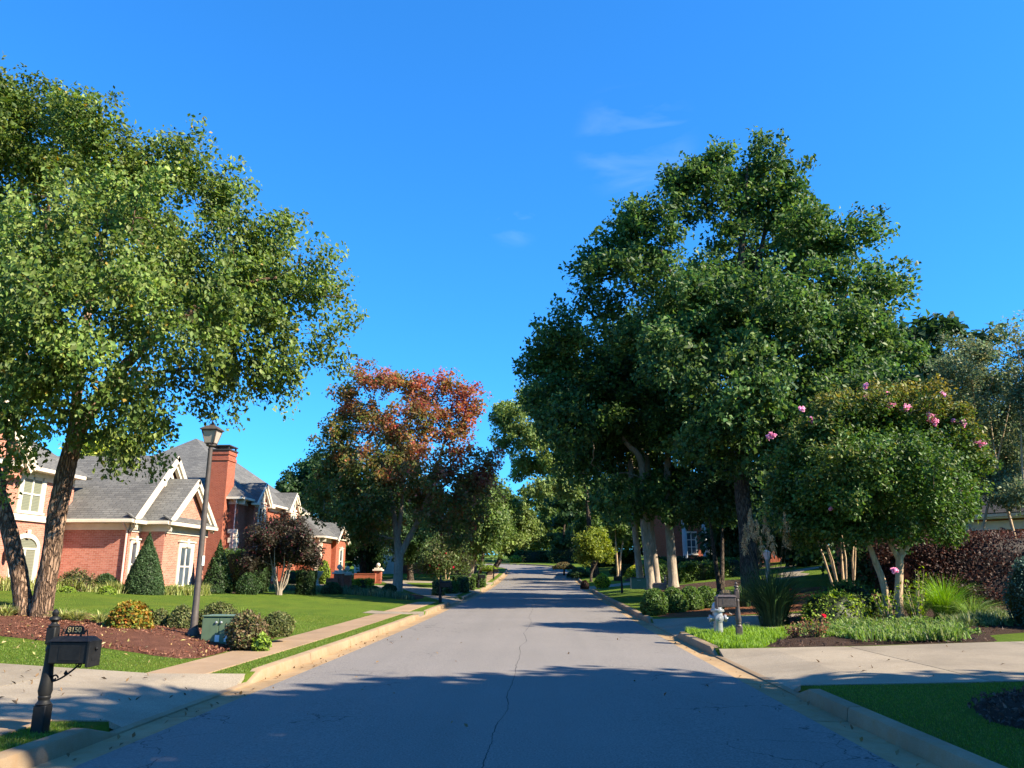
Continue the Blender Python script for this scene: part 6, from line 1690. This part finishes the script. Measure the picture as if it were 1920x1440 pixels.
def lamp_post(x, y, label, H=3.97):
    zz = gz(x, y); t = thing('lamp_post', (x, y, zz), label, 'street lamp')
    p = MB(); p.lathe((x, y, zz - .1), [(.075, 0), (.075, .5), (.068, .52), (.060, 2.0), (.046, H + .1)], 16); p.build('pole', 'lamp_pole', t, smooth=True)
    b = MB(); b.lathe((x, y, zz), [(.13, 0), (.13, .06), (.10, .12), (.088, .16)], 16); b.build('base', 'lamp_pole', t, smooth=True)
    z = zz + H
    f = MB(); f.lathe((x, y, z - .02), [(.06, 0), (.10, .02), (.10, .05), (.115, .07)], 12)
    r0, r1, z0, z1 = .092, .158, z + .05, z + .325; C4 = [(1, 1), (-1, 1), (-1, -1), (1, -1)]
    for a, b_ in C4: f.bar((x + a * r0, y + b_ * r0, z0), (x + a * r1, y + b_ * r1, z1), .022, .022)
    for r, q in ((r0, z0), (r1, z1)):
        for k in range(4):
            a, b_ = C4[k], C4[(k + 1) % 4]; f.bar((x + a[0] * r, y + a[1] * r, q), (x + b_[0] * r, y + b_[1] * r, q), .022, .022)
    f.build('lantern_frame', 'lamp_pole', t)
    for k in range(4):
        a, b_ = C4[k], C4[(k + 1) % 4]; g = MB(); e = .95
        pts = [Vector((x + a[0] * r0 * e, y + a[1] * r0 * e, z0)), Vector((x + b_[0] * r0 * e, y + b_[1] * r0 * e, z0)), Vector((x + b_[0] * r1 * e, y + b_[1] * r1 * e, z1)), Vector((x + a[0] * r1 * e, y + a[1] * r1 * e, z1))]
        n = (pts[1] - pts[0]).cross(pts[3] - pts[0]).normalized(); g.prism(pts, n * .006); g.build('lantern_pane', 'frost', t)
    rf = MB(); ring = lambda r, q: [(x + a * r, y + b_ * r, q) for a, b_ in C4]
    i = 0; L = [ring(.195, z1 + .012), ring(.195, z1 + .036), ring(.105, z1 + .105), ring(.045, z1 + .13), ring(.04, z1 + .165)]
    for r in L: rf.v += r
    for j in range(len(L) - 1):
        for k in range(4): rf.f.append((j * 4 + k, j * 4 + (k + 1) % 4, (j + 1) * 4 + (k + 1) % 4, (j + 1) * 4 + k))
    rf.f += [(3, 2, 1, 0), tuple(16 + k for k in range(4))]; rf.build('lantern_roof', 'lamp_pole', t)
    fi = MB(); fi.lathe((x, y, z1 + .16), [(.03, 0), (.035, .02), (.018, .04), (.004, .07)], 10); fi.build('finial', 'lamp_pole', t, smooth=True)
    pl_ = MB(); pl_.box(x + .062, x + .075, y - .05, y + .05, zz + 1.42, zz + 1.62); pl_.build('pole_tag', 'white', t)
    return t
lp = aty(362, 1190, 16.4)
lamp_post(lp.x, 16.4, 'brown street lamp post with frosted lantern in the birch bed')
p = aty(1437, 1075, 40); 
# green utility cabinet
def cabinet(px, y, w, h, d, label, stickers=True, rot=0.0, z=None):
    b = aty(px, 1195, y); zz = gz(b.x, y) if z is None else z; x = b.x
    t = thing('utility_cabinet', (x, y, zz), label, 'utility cabinet')
    bd = MB(); bd.prism([(x - w / 2, y, zz - .05), (x - w / 2, y + d, zz - .05), (x - w / 2, y + d, zz + h * .92), (x - w / 2, y + d * .9, zz + h), (x - w / 2, y + .03, zz + h)][::-1], (w, 0, 0)); bd.build('body', 'box_green', t, bevel=.012)
    for s_ in (-1, 1):
        dr = MB(); x0 = x + (-w / 2 + .006 if s_ < 0 else .006); dr.box(x0, x0 + w / 2 - .012, y - .022, y - .002, zz + .02, zz + h - .03); dr = dr.build('door', 'box_green', t, bevel=.006)
        hn = MB(); hn.lathe((x + s_ * .05, y - .022, zz + h * .8), [(.022, 0), (.026, -.015), (.012, -.025)], 10, 'y'); hn.build('lock', 'silver', dr)
    if stickers:
        for sx in (-.06, .13):
            st = MB(); st.box(x + sx, x + sx + .09, y - .027, y - .0235, zz + .06, zz + .19); st.build('sticker', 'white', t)
    ld = MB(); ld.box(x - w / 2 - .012, x + w / 2 + .012, y - .03, y + d * .9, zz + h + .002, zz + h + .024); ld.build('lid', 'box_green', t, bevel=.006)
    t.rotation_euler.z = rot
    return t
cabinet(409, 16.0, .70, .54, .55, 'green utility cabinet in the mulch beside the lamp post', z=gz(aty(409, 1195, 16.0).x, 16.0) - .02)
b = aty(1202, 1101, 42.0); cb_ = cabinet(1202, 42.0, .78, .5, .7, 'dark green utility cabinet in front of the pale trunks', False, z=b.z - .05)
# capped service post behind the rusty shrub
p = aty(475, 1190, 16.3); zz = gz(p.x, 16.3); t0 = thing('service_post', (p.x, 16.3, zz), 'thin service post with white cap behind the rusty shrub', 'post')
mb = MB(); mb.lathe((p.x, 16.3, zz - .05), [(.03, 0), (.03, .50)], 10); mb.build('pipe', 'stone', t0, smooth=True)
mb = MB(); mb.lathe((p.x, 16.3, zz + .44), [(.07, 0), (.075, .02), (.07, .07), (.05, .085)], 14); mb.build('cap', 'white', t0, smooth=True)
p = aty(467, 1190, 16.1); zz = gz(p.x, 16.1); mb = MB(); mb.box(p.x - .012, p.x + .012, 16.1 - .006, 16.1 + .006, zz - .05, zz + .33); mb.box(p.x - .03, p.x + .03, 16.09, 16.11, zz + .331, zz + .46)
tag(mb.build('marker_stake', 'orange', loc=(p.x, 16.1, zz)), 'rusty orange marker stake beside the white capped post', 'stake')

# fire hydrant
def hydrant(x, y):
    zz = gz(x, y); t = thing('fire_hydrant', (x, y, zz), 'silver fire hydrant in the long grass by the right kerb', 'hydrant')
    b = MB(); b.lathe((x, y, zz - .05), [(.135, 0), (.135, .10), (.108, .105), (.105, .42), (.115, .45), (.118, .52), (.112, .60)], 20); b.build('barrel', 'silver', t, smooth=True)
    f = MB(); f.lathe((x, y, zz + .55), [(.155, 0), (.16, .01), (.16, .05), (.15, .06)], 20); f.build('flange', 'silver', t, smooth=True)
    for k in range(8):
        a = k * .785 + .2; bo = MB(); bo.lathe((x + .14 * math.cos(a), y + .14 * math.sin(a), zz + .605), [(.014, 0), (.014, .02)], 6); bo.build('bolt', 'silver', t)
    d = MB(); d.lathe((x, y, zz + .61), [(.13, 0), (.128, .05), (.112, .11), (.08, .155), (.035, .175)], 20); d = d.build('bonnet', 'silver', t, smooth=True)
    nu = MB(); nu.lathe((x, y, zz + .785), [(.028, -.01), (.026, .045)], 5); nu.build('operating_nut', 'silver', d)
    mk = MB(); mk.prism([(x + .01, y - .123, zz + .655), (x + .06, y - .112, zz + .655), (x + .055, y - .100, zz + .715), (x + .01, y - .109, zz + .715)], (0, -.006, 0)); mk.build('black_mark', 'black_metal', d)
    for ax, s_, r in (('y', -1, .085), ('x', -1, .075), ('x', 1, .075)):
        n = MB(); n.lathe((x, y, zz + .40), [(r * .85, s_ * .09), (r * .85, s_ * .15), (r * 1.15, s_ * .155), (r * 1.15, s_ * .20), (r * .95, s_ * .205), (r * .45, s_ * .21), (r * .3, s_ * .24)], 14, ax); n.build('nozzle_cap', 'silver', t, smooth=True)
    ch = MB(); ch.tube([(x - .17, y - .02, zz + .34), (x - .185, y - .03, zz + .27), (x - .15, y - .05, zz + .24), (x - .11, y - .03, zz + .29)], [.008] * 4, 5); ch.build('cap_chain', 'silver', t)
    return t
hydrant(4.66, 19.4)

# brick pillars with stone caps in front of the chimney house
def pillar(px, y, h, label, ball=True, w=.55):
    b = aty(px, 1095, y); zz = gz(b.x, y); x = b.x; t = thing('brick_pillar', (x, y, zz), label, 'pillar')
    m_ = MB(); m_.box(x - w / 2, x + w / 2, y - w / 2, y + w / 2, zz - .1, zz + h); m_.build('shaft', 'brick_red', t)
    c = MB(); c.box(x - w * .7, x + w * .7, y - w * .7, y + w * .7, zz + h, zz + h + .12); c.box(x - w * .5, x + w * .5, y - w * .5, y + w * .5, zz + h + .12, zz + h + .24); c.build('cap', 'stone', t, bevel=.02)
    if ball:
        s_ = MB(); s_.lathe((x, y, zz + h + .24), [(.06, 0), (.05, .05)] + [(.17 * math.sin(a), .21 - .17 * math.cos(a)) for a in np.linspace(.35, 3.1, 9)], 14); s_.build('ball_finial', 'stone', t, smooth=True)
    return t
pillar(635, 52, .95, 'brick pillar with stone cap nearest the end wing window', True)
pillar(650, 53.2, .85, 'brick pillar with ball finial beside the yellow hedge')
pillar(708, 62, .95, 'brick pillar with ball finial left of the maple trunk')
def low_wall(px0, px1, y, h, label, y1=None):
    a = aty(px0, 1095, y); b = aty(px1, 1095, y1 or y); z = min(gz(a.x, a.y), gz(b.x, b.y)); t = thing('low_wall', (a.x, a.y, z), label, 'wall')
    m_ = MB(); m_.bar((a.x, a.y, z + h / 2 - .05), (b.x, b.y, z + h / 2 - .05), .32, h + .1); m_.build('brickwork', 'brick_red', t)
    c = MB(); c.bar((a.x, a.y, z + h + .035), (b.x, b.y, z + h + .035), .38, .07); c.build('coping', 'brick_red', t)
    return t
low_wall(664, 704, 61.5, .7, 'low brick wall between the ball topped pillars')
low_wall(612, 634, 51.5, .62, 'low curved brick planter wall left of the pillars')
b = aty(594, 1090, 55); zz = gz(b.x, 55); u = MB(); u.lathe((b.x, 55, zz), [(.28, 0), (.28, .08), (.14, .14), (.10, .45), (.16, .55), (.36, .80), (.42, .98), (.38, 1.0), (.30, .9)], 16)
tag(u.build('stone_urn', 'stone', loc=(b.x, 55, zz), smooth=True), 'pale stone urn on a pedestal by the end wing', 'urn')
# lantern post glimpsed right of the oak trunk
b = aty(1441, 1085, 33.5); zz = gz(b.x, 33.5); t0 = thing('garden_lamp', (b.x, 33.5, zz), 'thin pinkish garden lamp post right of the oak trunk', 'lamp')
mb = MB(); mb.lathe((b.x, 33.5, zz - .05), [(.13, 0), (.10, .1), (.085, 1.6)], 12); mb.build('pole', 'bark_pale', t0, smooth=True)
mb = MB(); mb.lathe((b.x, 33.5, zz + 1.55), [(.09, 0), (.16, .28), (.18, .30), (.04, .40)], 8); mb.build('lantern', 'downspout', t0)
